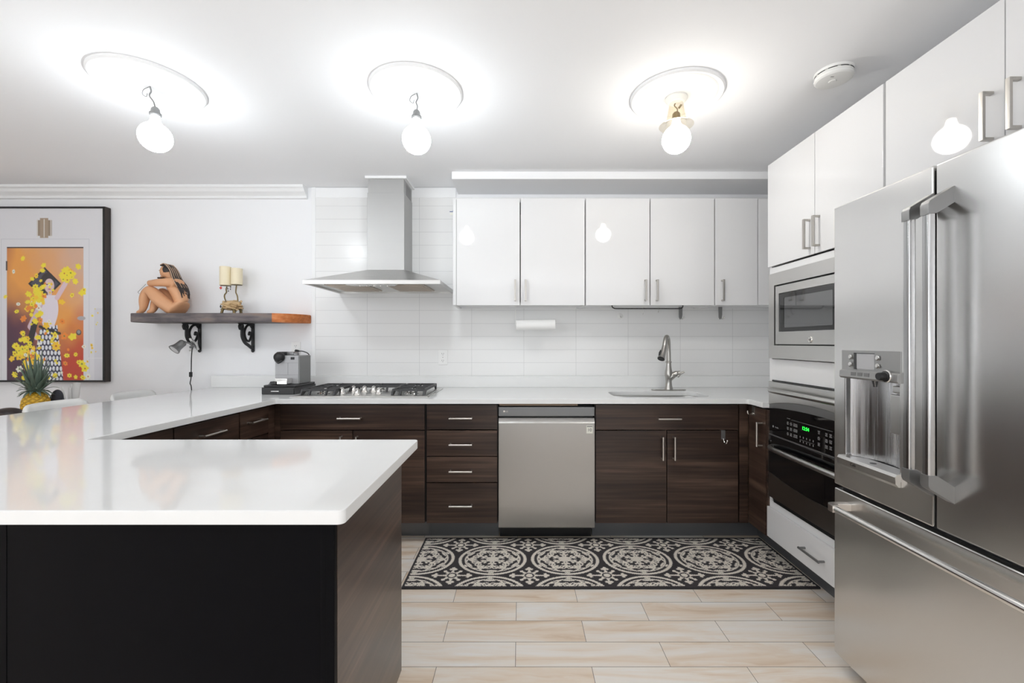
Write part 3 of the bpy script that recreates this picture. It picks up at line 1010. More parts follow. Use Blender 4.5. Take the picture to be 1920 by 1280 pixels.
bm = B(); box(bm, 1.400, 1.404, 1.93, 2.22, .851, .853); 
obj('glass_lip', bm, GREYCAP, t)
bm = B(); box(bm, 1.4, 1.424, oy0, oy1, .735, .741, .001); obj('divider_strip', bm, GREYCAP, t)
bm = B(); prism(bm, [(oy1, .734), (oy0, .734)] + arc(.53, .497), 'YZ', 1.398, 1.424, .002); obj('door', bm, BLACKGL, t, angle=20)
bm = B(); prism(bm, arc(.529, .496)[::-1] + [(oy0, .39), (oy1, .39)], 'YZ', 1.397, 1.424, .002); obj('bottom_panel', bm, DKSTEEL, t, angle=20)
bm = B()
for k in range(3):
    box(bm, 1.408 - k * .002, 1.424, oy0 + .01, oy1 - .03, .366 + k * .008, .370 + k * .008)
obj('vent_louver', bm, BLACK, t)
for zc, nm in ((.992, 'top'), (.677, 'door')):
    bm = B()
    hp = [(1.400, oy1 - .035, zc), (1.375, oy1 - .055, zc - .001), (1.358, oy1 - .12, zc), (1.350, om, zc + .002), (1.358, oy0 + .12, zc), (1.375, oy0 + .055, zc - .001), (1.400, oy0 + .035, zc)]
    tube(bm, smooth(hp, 6), .0135, 14); obj('handle', bm, STEEL_Y, t)
lettering('clock_display', '12:54', .024, M_side(1.4035, 2.115, .826), GREEN_LED, t)
random.seed(3)
for c0, nc in ((2.255, 3), (2.185, 1), (2.02, 1), (1.97, 2)):
    bm = B()
    for i in range(nc):
        for j in range(3):
            y = c0 - i * .027; z = .834 - j * .028
            for k in range(3):
                w = random.uniform(.005, .009)
                box(bm, 1.4032, 1.4038, y - w, y + w, z - k * .0058, z - k * .0058 + .0026)
    if nc == 3:
        box(bm, 1.4032, 1.4038, 2.235, 2.262, .853, .8555)
    if nc == 2:
        box(bm, 1.4032, 1.4038, 1.95, 1.975, .85, .8525)
    obj('keypad_print', bm, GREYINK, t)
bm = B()
for i in range(5):
    for j in range(2):
        y = 2.155 - i * .024; z = .775 - j * .022
        box(bm, 1.4032, 1.4038, y - .002, y + .002, z, z + .009)
box(bm, 1.4033, 1.4036, 2.05, 2.16, .7655, .7665)
obj('keypad_print', bm, GREYINK, t)
bm = B(); lathe(bm, [(0, 0), (.006, 0), (.006, .0006), (0, .0006)], (1.4038, 2.385, .787), 20, (-1, 0, 0)); obj('logo', bm, GREYINK, t)
lettering('lettering', 'Profile', .012, M_side(1.4035, 2.352, .786), GREYINK, t)

# ------------------------------------------------------------------ cabinets over the refrigerator
t = thing('wall_cabinet', 'deep white gloss wall cabinet above the refrigerator', 'cabinet', (1.72, 1.25, 1.8))
bm = B()
box(bm, F + .01, 2.03, .835, .853, 1.80, 2.255); box(bm, F + .01, 2.03, 1.645, 1.663, 1.80, 2.255)
box(bm, F + .01, 2.03, .853, 1.645, 1.80, 1.818); box(bm, F + .01, 2.03, .853, 1.645, 2.237, 2.255); box(bm, 2.015, 2.03, .853, 1.645, 1.818, 2.237)
obj('carcass', bm, MELA, t)
for a, b_, hy in ((1.2515, 1.659, 1.284), (.838, 1.2485, 1.213)):
    bm = B(); box(bm, RF, RF + .019, a, b_, 1.797, 2.260, .0018); d = obj('door', bm, GLOSS, t)
    bar_handle(d, (RF, hy, 1.929), (0, 0, 1), .146, .03, NICKEL_D, MX, flat=True)

# ------------------------------------------------------------------ refrigerator
FXF = 1.216
t = thing('refrigerator', 'large stainless french-door refrigerator with water dispenser and bottom freezer', 'refrigerator', (1.63, 1.26, 0))
bm = B(); box(bm, 1.292, 2.0, .868, 1.648, .03, 1.765, .004)
for yy in (.93, 1.6):
    for xx in (1.36, 1.93):
        cyl(bm, (xx, yy, 0), (xx, yy, .035), .02)
obj('body', bm, mat('grey_fridge_case', (.16, .16, .165), .5), t)
DYA, DYB, DYC = 1.667, 1.2615, .856
hole_d = yz(rrect(1.380, 1.607, .829, 1.130, .012, 4))
bm = plate(yz(rrect(DYB + .003, DYA, .708, 1.776, .006, 4)), [hole_d], .07, .006, MS(FXF + .035)); obj('door', bm, STEEL_F, t, angle=25)
bm = B(); box(bm, FXF, FXF + .07, DYC, DYB - .003, .708, 1.776, .007, 3); obj('door', bm, STEEL_F, t, angle=25)
bm = B(); box(bm, FXF + .03, FXF + .06, DYB - .004, DYB + .004, .71, 1.77); box(bm, FXF + .03, FXF + .07, DYC + .01, DYA - .01, .695, .709); obj('gasket', bm, BLACK, t)
bm = B(); box(bm, FXF, FXF + .07, DYC, DYA, .055, .694, .007, 3); frz = obj('freezer_drawer', bm, STEEL_F, t, angle=25)
# freezer bar handle with cast ends
bm = B(); cyl(bm, (1.152, DYA - .085, .645), (1.152, DYC + .085, .645), .0115, n=20); fh = obj('handle', bm, CHROME, t)
for yy, s in ((DYA - .072, 1), (DYC + .072, -1)):
    bm = B()
    prism(bm, [(FXF + .001, yy + s * .010), (1.165, yy + s * .012), (1.148, yy + s * .008), (1.139, yy - s * .004), (1.139, yy - s * .028), (1.165, yy - s * .028), (1.168, yy - s * .014), (1.178, yy - s * .010), (FXF + .001, yy - s * .016)][::int(s)], 'XY', .6315, .6585, .003)
    obj('handle_bracket', bm, NICKEL, fh)
# door handles: flat bars held by wedge-shaped caps
for yc in (1.276, 1.2155):
    bm = B(); box(bm, 1.145, 1.167, yc - .0115, yc + .0115, .862, 1.632, .006, 3); h = obj('handle', bm, steel('handle_steel', (.46, .46, .46, 1), .22, (200, 200, 2), .05), t)
    bm = B()
    prism(bm, [(FXF + .001, 1.647), (1.168, 1.617), (1.143, 1.614), (1.1425, 1.642), (1.147, 1.652), (FXF + .001, 1.694)], 'XZ', yc - .0135, yc + .0135, .0015); obj('handle_cap', bm, GREYCAP, h, angle=25)
    bm = B()
    prism(bm, [(FXF + .001, .848), (1.168, .879), (1.143, .880), (1.1425, .852), (1.147, .842), (FXF + .001, .800)], 'XZ', yc - .0135, yc + .0135, .0015); obj('handle_cap', bm, GREYCAP, h, angle=25)
# dispenser
dsp = B()
bm = dsp
prism(bm, [(FXF - .003, 1.2245), (FXF + .03, 1.2245), (FXF + .03, 1.122), (FXF - .008, 1.122), (FXF - .013, 1.128), (FXF - .011, 1.149), (FXF - .003, 1.154)], 'XZ', 1.371, 1.622, .002)
dp = obj('dispenser_panel', bm, mat('satin_grey_panel', (.40, .40, .395), .38, metal=.7), t, angle=25)
bm = B(); box(bm, FXF - .0045, FXF - .0025, 1.4705, 1.548, 1.159, 1.2135); obj('screen', bm, LCD, dp)
bm = B(); box(bm, FXF - .0055, FXF - .0015, 1.548, 1.560, 1.157, 1.2155); box(bm, FXF - .0055, FXF - .0015, 1.4705, 1.56, 1.2135, 1.2155); obj('screen_bezel', bm, BLACKGL, dp)
for yy in (1.575, 1.455):
    for zz in (1.2005, 1.1735):
        bm = B(); lathe(bm, [(0, .003), (.007, .003), (.0085, .002), (.0085, 0), (0, 0)], (FXF - .006, yy, zz), 20, (-1, 0, 0)); obj('button', bm, CHROME, dp)
for yy in (1.553, 1.523, 1.494):
    bm = B(); box(bm, FXF - .0135, FXF - .009, yy - .0115, yy + .0115, 1.134, 1.147, .001); obj('button', bm, GREYCAP, dp)
bm = B(); lathe(bm, [(0, .030), (.011, .030), (.013, .027), (.0135, .010), (.017, .008), (.018, 0), (0, 0)], (FXF - .010, 1.413, 1.142), 24, (-1, 0, 0)); obj('dial', bm, BLACK, dp)
bm = B(); lathe(bm, [(.0175, .0), (.020, .0), (.0205, .005), (.018, .007), (.0175, 0)], (FXF - .009, 1.413, 1.142), 28, (-1, 0, 0)); obj('dial_ring', bm, CHROME, dp)
# concave recess
bm = B()
cols = []
ncol = 18
for i in range(ncol + 1):
    a = i / ncol
    y = 1.607 - a * .227
    x = FXF + .006 + .056 * math.sin(PI * (.04 + .92 * a)) ** .7
    cols.append((bm.verts.new((x, y, .832)), bm.verts.new((x, y, 1.128))))
for c0, c1 in zip(cols, cols[1:]):
    bm.faces.new((c0[0], c1[0], c1[1], c0[1]))
rc = obj('dispenser_recess', bm, steel('recess_steel', (.55, .55, .56, 1), .25, (90, 90, 1.2), .10, .04), t, angle=60)
bm = B(); box(bm, FXF + .022, FXF + .05, 1.388, 1.440, .95, 1.08, .004); box(bm, FXF + .030, FXF + .05, 1.388, 1.440, 1.085, 1.108, .003); obj('paddle', bm, STEEL_Y, t)
bm = B(); cyl(bm, (FXF + .022, 1.50, 1.125), (FXF + .022, 1.498, 1.098), .010, .006, 14); obj('spout', bm, GREYGL, t)
bm = B()
prism(bm, [(FXF - .020, .822), (FXF - .014, .831), (FXF + .05, .831), (FXF + .05, .822), (FXF + .0, .806), (FXF + .0, .789), (FXF - .008, .789), (FXF - .018, .800)], 'XZ', 1.371, 1.624, .0015)
tr = obj('drip_tray', bm, STEEL_Y, t, angle=25)
bm = B(); lathe(bm, [(0, 0), (.010, 0), (.010, .001), (0, .001)], (FXF + .016, 1.50, .8308), 20); obj('drain_hole', bm, BLACK, tr)
lettering('lettering', 'Café', .014, M_side(FXF - .0205, 1.545, .812), BLACK, tr)

# ------------------------------------------------------------------ left run and peninsula
ANG = math.atan2(.054, 1.06)
def rot_about(bm, px, py, a):
    bmesh.ops.rotate(bm, cent=(px, py, 0), matrix=Matrix.Rotation(a, 3, 'Z'), verts=bm.verts[:])
LX = -1.522
PVX, PVY = LX, 2.66
def lbox(x0, x1, y0, y1, z0, z1, bev=0):
    bm = B(); box(bm, x0, x1, y0, y1, z0, z1, bev); rot_about(bm, PVX, PVY, -ANG); return bm
def left_unit(label, y0, y1, hl):
    t = thing('base_cabinet', label, 'cabinet', (-1.85, (y0 + y1) / 2, 0), 'dark walnut base cabinets')
    obj('carcass', lbox(LX - .56, LX - .021, y0, y1, .132, T_TOP), CARC, t)
    obj('toe_kick', lbox(LX - .12, LX - .104, y0, y1, 0, .131), PLINTH, t)
    for z0, z1, hz in ((.708, .866, .80), (.134, .704, .66)):
        d = obj('drawer', lbox(LX - .019, LX, y0 + .002, y1 - .002, z0, z1, .0015), WALNUT_Y, t)
        bm = B(); yc = (y0 + y1) / 2; r = .006; st = .032
        cyl(bm, (LX + st, yc - hl / 2, hz), (LX + st, yc + hl / 2, hz), r, n=16)
        for s in (-1, 1):
            cyl(bm, (LX, yc + s * (hl / 2 - r), hz), (LX + st, yc + s * (hl / 2 - r), hz), r * .9, n=12)
        rot_about(bm, PVX, PVY, -ANG)
        obj('handle', bm, NICKEL, d)
    return t
lu = left_unit('narrow dark walnut drawer cabinet in the corner left of the hob', 2.352, 2.60, .13)
obj('filler_panel', lbox(LX - .02, LX - .002, 2.6005, 2.66, .134, T_TOP), WALNUT_Y, lu)
lu = left_unit('dark walnut drawer cabinet half hidden behind the peninsula counter', 1.93, 2.348, .145)

obj('filler_panel', lbox(LX - .02, LX - .002, 1.53, 1.928, .134, T_TOP), WALNUT_Y, lu)
t = thing('peninsula_cabinet', 'dark peninsula cabinet under the near counter with glossy black back', 'cabinet', (-1.2, 1.23, 0))
bm = B(); box(bm, -2.2, -.455, 1.012, 1.48, .0, T_TOP); obj('carcass', bm, CARC, t)
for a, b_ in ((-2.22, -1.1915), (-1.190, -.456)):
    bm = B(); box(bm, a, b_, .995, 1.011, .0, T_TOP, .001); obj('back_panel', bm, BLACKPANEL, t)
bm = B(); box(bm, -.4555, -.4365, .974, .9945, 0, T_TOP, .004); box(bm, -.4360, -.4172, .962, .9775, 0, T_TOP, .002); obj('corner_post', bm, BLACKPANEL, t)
bm = B(); prism(bm, [(.978, 0), (1.425, 0), (1.425, .105), (1.505, .105), (1.505, T_TOP), (.978, T_TOP)], 'YZ', -.4345, -.417, .001); obj('end_panel', bm, wood('lacquered_walnut_panel', 'Y', WAL, rough=.34, coat=.45), t)

# ------------------------------------------------------------------ coffee machine on its drawer
t = thing('capsule_drawer', 'flat black capsule drawer under the coffee machine', 'drawer box', (-1.59, 2.95, .909))
bm = B(); box(bm, -1.707, -1.488, 2.83, 3.12, .9095, .955, .003); obj('box', bm, mat('charcoal_plastic', (.03, .03, .032), .45), t)
bm = B(); box(bm, -1.703, -1.492, 2.824, 2.83, .9115, .951, .001); d = obj('drawer_front', bm, BLACK, t)
bm = B(); box(bm, -1.638, -1.585, 2.815, 2.826, .929, .934, .0015); obj('handle', bm, CHROME, d)
t = thing('coffee_machine', 'silver and black capsule coffee machine beside the gas hob', 'coffee machine', (-1.59, 2.98, .955))
SILV = mat('silver_plastic', (.40, .40, .41), .45, metal=.3)
bm = B(); box(bm, -1.704, -1.488, 2.845, 3.11, .9555, .969, .004); obj('base', bm, BLACK, t)
bm = B(); box(bm, -1.675, -1.515, 2.93, 3.09, .969, 1.163, .004, 3); obj('body', bm, SILV, t)
bm = B(); box(bm, -1.5155, -1.509, 2.934, 3.088, .970, 1.160, .002); obj('side_panel', bm, mat('grey_side_panel', (.22, .22, .22), .35, metal=.6), t)
bm = B(); box(bm, -1.672, -1.518, 2.9285, 2.9305, 1.112, 1.114); box(bm, -1.672, -1.518, 2.9285, 2.9305, 1.030, 1.0315); box(bm, -1.588, -1.5865, 2.9285, 2.9305, 1.03, 1.112); obj('panel_seam', bm, GREYCAP, t)
bm = B(); box(bm, -1.568, -1.543, 2.927, 2.931, 1.135, 1.152, .001); obj('window', bm, BLACK, t)
bm = B(); ball(bm, (-1.643, 2.925, 1.152), .036); bx2 = box(bm, -1.668, -1.622, 2.93, 3.02, 1.16, 1.188, .006)
prism(bm, [(-1.668, 1.13), (-1.612, 1.13), (-1.645, 1.108)], 'XZ', 2.905, 2.93); obj('brew_head', bm, BLACK, t)
bm = B(); box(bm, -1.625, -1.575, 2.98, 3.02, 1.163, 1.187, .004); cyl(bm, (-1.575, 3.0, 1.168), (-1.555, 3.0, 1.168), .018, n=20); obj('lever', bm, GREYCAP, t)
bm = B(); box(bm, -1.640, -1.556, 2.86, 2.93, .972, 1.012, .004); obj('drip_tray', bm, CHROME, t)
bm = B(); box(bm, -1.667, -1.625, 2.853, 2.90, .970, .992, .004); tube(bm, [(-1.670, 2.87, .99), (-1.680, 2.866, .971)], .002, 6); obj('cup_rest', bm, BLACK, t)

# wall outlets
def outlet(label, x, z, y=WY - .0105):
    t = thing('wall_outlet', label, 'outlet', (x, y, z))
    bm = B(); box(bm, x - .036, x + .036, y - .006, y, z - .058, z + .058, .003); obj('cover_plate', bm, ENAMEL, t)
    for s in (-1, 1):
        bm = B(); prism(bm, rrect(x - .017, x + .017, z + s * .026 - .014, z + s * .026 + .014, .009, 4), 'XZ', y - .0075, y - .005); r = obj('receptacle', bm, ENAMEL, t)
        bm = B()
        for dx in (-.0065, .0065):
            box(bm, x + dx - .001, x + dx + .001, y - .0082, y - .0074, z + s * .026 - .002, z + s * .026 + .007)
        cyl(bm, (x, y - .0082, z + s * .026 - .008), (x, y - .0074, z + s * .026 - .008), .0022, n=10); obj('slot', bm, BLACK, r)
    bm = B(); cyl(bm, (x, y - .0072, z), (x, y - .005, z), .003, n=10); obj('screw', bm, GREYCAP, t)
    return t
outlet('white double wall outlet on the tiles right of the hob', (831 - 976) / 244, CAMZ - (669.5 - 641) / 244)
outlet('white wall outlet behind the coffee machine with a black plug', -1.725, 1.198, WY)
t = thing('power_cord', 'black plug and cord looping over the coffee machine', 'cord', (-1.69, 3.28, 1.19))
bm = B(); tube(bm, [(-1.722, WY - .009, 1.186), (-1.705, WY - .02, 1.187), (-1.69, WY - .025, 1.186)], [.011, .010, .006], 10); obj('plug', bm, BLACK, t)
bm = B(); tube(bm, smooth([(-1.692, WY - .025, 1.186), (-1.65, WY - .04, 1.184), (-1.59, WY - .08, 1.165), (-1.56, WY - .12, 1.12), (-1.565, WY - .16, 1.04), (-1.57, WY - .205, .99)], 6), .0035, 8); obj('cable', bm, BLACK, t)

# ------------------------------------------------------------------ things under the wall cabinets
t = thing('paper_towel_holder', 'white wire paper towel holder fixed under the wall cabinet', 'holder', (.0, 3.10, 1.42))
hx0, hx1, hy_, hz_ = -.037, .245, 3.10, 1.376
bm = B()
tube(bm, smooth([(hx0, hy_, 1.5195), (hx0, hy_, 1.46), (hx0, hy_, hz_ + .01), (hx0 + .01, hy_, hz_)], 4) + [(hx1, hy_, hz_ + .004), (hx1 + .008, hy_, hz_ + .02), (hx1 + .010, hy_, hz_ + .045)], .0025, 8)
box(bm, hx0 - .012, hx0 + .012, hy_ - .05, hy_ + .05, 1.5165, 1.5198)
obj('wire_arm', bm, PLASTIC, t)
t = thing('paper_towel_roll', 'white paper towel roll hanging under the cabinet', 'paper roll', (.1, hy_, hz_))
bm = B(); lathe(bm, [(.012, 0), (.037, 0), (.0375, .003), (.0375, .277), (.036, .280), (.012, .280), (.012, 0)], (hx0 + .006, hy_, hz_), 32, (1, 0, .012)); obj('roll', bm, PAPER, t)

t = thing('hanging_rail', 'black hanging rail fixed under the wall cabinets over the sink', 'rail', (.84, 3.05, 1.5))
rl = 3.06
rx = lambda px: (px - 976) / (805 / rl)
bm = B(); tube(bm, smooth([(rx(1147.5), rl, 1.5185), (rx(1148), rl, 1.505), (rx(1152), rl, 1.495), (rx(1160), rl, 1.493), (rx(1200), rl, 1.493), (rx(1240), rl, 1.493), (rx(1268), rl, 1.493), (rx(1277), rl, 1.495), (rx(1280), rl, 1.505), (rx(1280.5), rl, 1.5185)], 4), .004, 8)
obj('bar', bm, BLACK, t)
for px_, lb, dz in ((1206.5, 'small metal hook on the black rail, the longer of two', .014), (1235, 'small metal hook on the black rail, the shorter of two', 0)):
    x = rx(px_)
    bm = B(); tube(bm, smooth([(x - .006, rl - .004, 1.494), (x, rl, 1.4995), (x + .003, rl + .002, 1.49), (x - .001, rl, 1.475 - dz), (x - .004, rl - .004, 1.466 - dz), (x - .009, rl - .012, 1.470 - dz)], 5), .0018, 6)
    tag(obj('rail_hook', bm, CHROME, None, loc=(x, rl, 1.49)), lb, 'hook', 'metal hooks on the black rail')
for px_, lb in ((1276, 'grey strap hook below the cabinets at the end of the black rail'), (1350.5, 'grey strap hook below the narrow wall cabinet')):
    y_ = 3.235; x = (px_ - 976) / (805 / y_)
    t = thing('strap_hook', lb, 'hook', (x, y_, 1.48), 'strap hooks under the wall cabinets')
    bm = B(); prism(bm, [(x - .014, 1.5195), (x + .014, 1.5195), (x + .014, 1.46), (x + .009, 1.43), (x - .004, 1.425), (x - .012, 1.44)], 'XZ', y_ - .0015, y_ + .0015); obj('strap', bm, GREYCAP, t)
    bm = B(); tube(bm, smooth([(x, y_ - .002, 1.434), (x + .004, y_ - .014, 1.428), (x + .010, y_ - .026, 1.430), (x + .014, y_ - .032, 1.437)], 4), .0035, 8); ball(bm, (x + .014, y_ - .032, 1.438), .006, 10, 8); obj('peg', bm, CHROME, t)
t = thing('suction_hook', 'clear round suction hook stuck on the wall tiles under the cabinets', 'hook', ((1161 - 976) / 244, WY - .012, 1.452))
x = (1162 - 976) / 244; z = CAMZ - (592.5 - 641) / 244
bm = B(); lathe(bm, [(0, .006), (.012, .005), (.023, .001), (.023, 0), (0, 0)], (x, WY - .0105, z), 24, (0, -1, 0)); obj('pad', bm, PLASTIC, t)
bm = B(); tube(bm, smooth([(x, WY - .016, z + .004), (x, WY - .020, z - .006), (x + .003, WY - .028, z - .012), (x + .004, WY - .034, z - .005)], 4), .002, 6); obj('peg', bm, CHROME, t)
t = thing('tag_card', 'tiny blue and white tag stuck on the end of the wall cabinet', 'tag', (upx(845), 3.1, 2.2))
bm = B(); box(bm, upx(849) - .045, upx(849) - .0005, 3.13, 3.133, 2.18, 2.21, .001); obj('card', bm, CREAMG, t)
bm = B(); box(bm, upx(849) - .047, upx(849) - .002, 3.1285, 3.1298, 2.202, 2.207); box(bm, upx(849) - .025, upx(849) - .002, 3.1285, 3.1298, 2.209, 2.216); obj('stripe', bm, BLUE, t)

# ------------------------------------------------------------------ live-edge shelf, brackets
def shelf_mat():
    m, t_, N, L, b = nt('weathered_shelf_wood')
    a = stretched_noise(N, L, (2.5, 40, 45), 1, 5, False)
    c = stretched_noise(N, L, (5, 9, 14), 1, 3, False)
    ad = N.new('ShaderNodeMath'); ad.operation = 'ADD'; L.new(a.outputs['Fac'], ad.inputs[0]); L.new(c.outputs['Fac'], ad.inputs[1])
    hf = N.new('ShaderNodeMath'); hf.operation = 'MULTIPLY'; hf.inputs[1].default_value = .5; L.new(ad.outputs[0], hf.inputs[0])
    g = ramp(N, [(.3, S(46, 42, 44)), (.45, S(92, 86, 88)), (.55, S(120, 110, 108)), (.7, S(140, 112, 92))]); L.new(hf.outputs[0], g.inputs['Fac'])
    w = ramp(N, [(.3, S(150, 84, 40)), (.5, S(206, 120, 62)), (.7, S(222, 160, 110))]); L.new(hf.outputs[0], w.inputs['Fac'])
    tc = N.new('ShaderNodeTexCoord'); sp = N.new('ShaderNodeSeparateXYZ'); L.new(tc.outputs['Object'], sp.inputs[0])
    gt = N.new('ShaderNodeMath'); gt.operation = 'GREATER_THAN'; gt.inputs[1].default_value = .33; L.new(sp.outputs['X'], gt.inputs[0])
    mx = N.new('ShaderNodeMix'); mx.data_type = 'RGBA'
    L.new(gt.outputs[0], mx.inputs['Factor']); L.new(g.outputs['Color'], mx.inputs['A']); L.new(w.outputs['Color'], mx.inputs['B'])
    L.new(mx.outputs['Result'], b.inputs['Base Color']); b.inputs['Roughness'].default_value = .65
    bp = N.new('ShaderNodeBump'); bp.inputs['Strength'].default_value = .5; bp.inputs['Distance'].default_value = .003
    L.new(hf.outputs[0], bp.inputs['Height']); L.new(bp.outputs[0], b.inputs['Normal'])
    return m


out = [(-2.80, WY - .002), (-2.815, 3.20), (-2.80, 3.10), (-2.775, 3.055), (-2.70, 3.045), (-2.4, 3.05), (-2.1, 3.045), (-1.90, 3.05), (-1.765, 3.055), (-1.70, 3.09), (-1.65, 3.15), (-1.618, 3.22), (-1.61, WY - .002)]
bm = B(); prism(bm, out, 'XY', 1.397, 1.461, .005, 2)
SHELFZ = 1.4612
tag(obj('wall_shelf', bm, shelf_mat(), None, loc=(-2.1, 3.17, 1.43)), 'weathered thick wooden wall shelf with an orange raw end', 'shelf')


def spiral(cx, cy, r0, r1, a0, a1, n=14):
    return [(cx + (r0 + (r1 - r0) * i / n) * math.cos(math.radians(a0 + (a1 - a0) * i / n)), cy + (r0 + (r1 - r0) * i / n) * math.sin(math.radians(a0 + (a1 - a0) * i / n))) for i in range(n + 1)]


def bracket(label, x):
    t = thing('shelf_bracket', label, 'bracket', (x, 3.29, 1.39), 'black scrolled iron shelf brackets')
    top, bot, fy = 1.396, 1.183, 3.135
    bm = B(); box(bm, x - .012, x + .012, WY - .012, WY - .0005, bot, top, .003); ball(bm, (x, WY - .008, bot + .004), (.012, .007, .012), 12, 8); obj('wall_bar', bm, IRON_BLK, t)
    bm = B(); box(bm, x - .012, x + .012, fy, WY - .012, top - .009, top, .002); obj('top_arm', bm, IRON_BLK, t)
    bm = B()
    main = spiral(fy + .016, 1.366, .008, .018, -60, 150, 12) + [(fy + .004, 1.388), ]
    curve = smooth([(fy + .012, 1.350), (fy + .004, 1.372), (fy + .02, 1.386), (fy + .034, 1.372), (fy + .030, 1.330), (fy + .034, 1.290), (fy + .062, 1.252), (fy + .10, 1.232), (fy + .13, 1.216), (WY - .01, 1.205)], 6)
    tube(bm, [(x, a, b_) for a, b_ in curve], .0105, 10, sq=(1, 1.2))
    inner = smooth([(WY - .012, 1.36), (WY - .045, 1.384), (WY - .085, 1.37), (WY - .108, 1.325), (WY - .09, 1.275), (WY - .055, 1.262), (WY - .032, 1.29), (WY - .030, 1.318), (WY - .048, 1.328), (WY - .054, 1.312)], 6)
    tube(bm, [(x, a, b_) for a, b_ in inner], .0085, 10)
    ball(bm, (x, WY - .052, 1.313), .010, 12, 8); ball(bm, (x, fy + .012, 1.352), .010, 12, 8); ball(bm, (x, WY - .018, 1.208), .012, 12, 8)
    ball(bm, (x, fy + .034, 1.292), (.008, .012, .014), 12, 8)
    obj('scroll', bm, IRON_BLK, t)
    return t


bracket('black scrolled iron shelf bracket holding the clip spotlight', -2.462)
bracket('black scrolled iron shelf bracket nearer the extractor hood', -2.053)

# clip-on spotlight
t = thing('clip_spotlight', 'grey clip-on spotlight clamped to the shelf bracket with hanging cord', 'lamp', (-2.44, 3.17, 1.23))
lc = Vector((-2.475, 3.065, 1.199)); bk = Vector((-2.448, 3.125, 1.258)); ax = (lc - bk); ln = ax.length
bm = B(); lathe(bm, [(0, 0), (.020, .003), (.026, .012), (.027, ln * .55), (.030, ln * .75), (.037, ln * .9), (.038, ln), (.034, ln), (.028, ln * .8), (0, ln * .8)], bk, 28, ax)
hd = obj('lamp_head', bm, GREYCAP, t)
bm = B(); lathe(bm, [(0, ln * .95), (.032, ln * .955), (.032, ln * .97), (0, ln * .98)], bk, 24, ax); obj('lens', bm, mat('frosted_lens', (.8, .8, .82), .3), hd)
bm = B(); tube(bm, [(-2.448, 3.12, 1.258), (-2.425, 3.15, 1.245), (-2.412, 3.16, 1.228)], .006, 10); ball(bm, (-2.412, 3.16, 1.228), .012, 14, 10); cyl(bm, (-2.425, 3.15, 1.216), (-2.398, 3.152, 1.226), .009, n=14); obj('swivel', bm, GREYCAP, t)
bm = B()
prism(bm, [(-2.418, 1.222), (-2.405, 1.245), (-2.44, 1.285), (-2.452, 1.28)], 'XZ', 3.17, 3.19, .002); prism(bm, [(-2.408, 1.218), (-2.396, 1.238), (-2.43, 1.205), (-2.452, 1.196), (-2.446, 1.186)][::-1], 'XZ', 3.17, 3.19, .002)
prism(bm, [(-2.415, 1.245), (-2.4, 1.25), (-2.385, 1.20), (-2.395, 1.195)], 'XZ', 3.17, 3.19, .002)
obj('clamp', bm, STEEL, t)
bm = B(); tube(bm, smooth([(-2.412, 3.155, 1.216), (-2.414, 3.15, 1.15), (-2.416, 3.15, 1.06), (-2.418, 3.15, .99), (-2.424, 3.15, .95), (-2.414, 3.15, .90), (-2.41, 3.15, .6), (-2.42, 3.16, .3)], 6), .0035, 8); obj('cord', bm, BLACK, t)
bm = B(); box(bm, -2.4295, -2.4105, 3.143, 3.158, .998, 1.036, .004); obj('cord_switch', bm, BLACK, t)

# ------------------------------------------------------------------ things on the shelf
CX, CY, CZ = -2.632, 3.15, SHELFZ
def sk(x, z, y=0):
    return ((x - 720) * .000363 + CX, CY + y, CZ + (1130 - z) * .000363)


def skin_body(name, verts, edges, radii, mat_, parent, sub=2):
    me = bpy.data.meshes.new(name)
    off = wpos(parent)
    me.from_pydata([tuple(Vector(v) - off) for v in verts], edges, [])
    o = bpy.data.objects.new(name, me)
    COL.objects.link(o)
    o.parent = parent
    ORIGIN[o.name] = off
    me.materials.append(mat_)
    sm = o.modifiers.new('skin', 'SKIN')
    sm.use_smooth_shade = True
    for i, r in enumerate(radii):
        rr = (r * 1.42, r * 1.42)
        me.skin_vertices[0].data[i].radius = rr
    me.skin_vertices[0].data[0].use_root = True
    ss = o.modifiers.new('sub', 'SUBSURF'); ss.levels = sub; ss.render_levels = sub
    return o


t = thing('seated_figurine', 'painted figurine of a seated nude woman hugging her knees, on the wall shelf', 'sculpture', (CX, CY, CZ))
V = [sk(1120, 1030), sk(1115, 900), sk(1085, 760), sk(1010, 610), sk(955, 500), sk(915, 420), sk(865, 330), sk(840, 250)]
R = [.040, .037, .036, .037, .030, .016, .028, .030]
E = [(0, 1), (1, 2), (2, 3), (3, 4), (4, 5), (5, 6), (6, 7)]
def chain(start, pts, rad):
    i = len(V)
    V.extend(pts); R.extend(rad)
    E.append((start, i))
    for k in range(len(pts) - 1):
        E.append((i + k, i + k + 1))
# near leg: hip, thigh, knee, shin, ankle, toes
chain(0, [sk(1010, 1035, -.042), sk(780, 850, -.05), sk(580, 640, -.045), sk(480, 770, -.043), sk(450, 930, -.04), sk(440, 1065, -.04), sk(370, 1105, -.04), sk(310, 1115, -.042)],
      [.036, .035, .031, .026, .022, .015, .012, .008])
# far leg, crossed in front
chain(0, [sk(1010, 1030, .042), sk(800, 830, .045), sk(610, 650, .045), sk(600, 820, .02), sk(610, 950, -.015), sk(620, 1060, -.03), sk(590, 1105, -.045), sk(560, 1112, -.062)],
      [.036, .034, .030, .025, .021, .016, .013, .008])
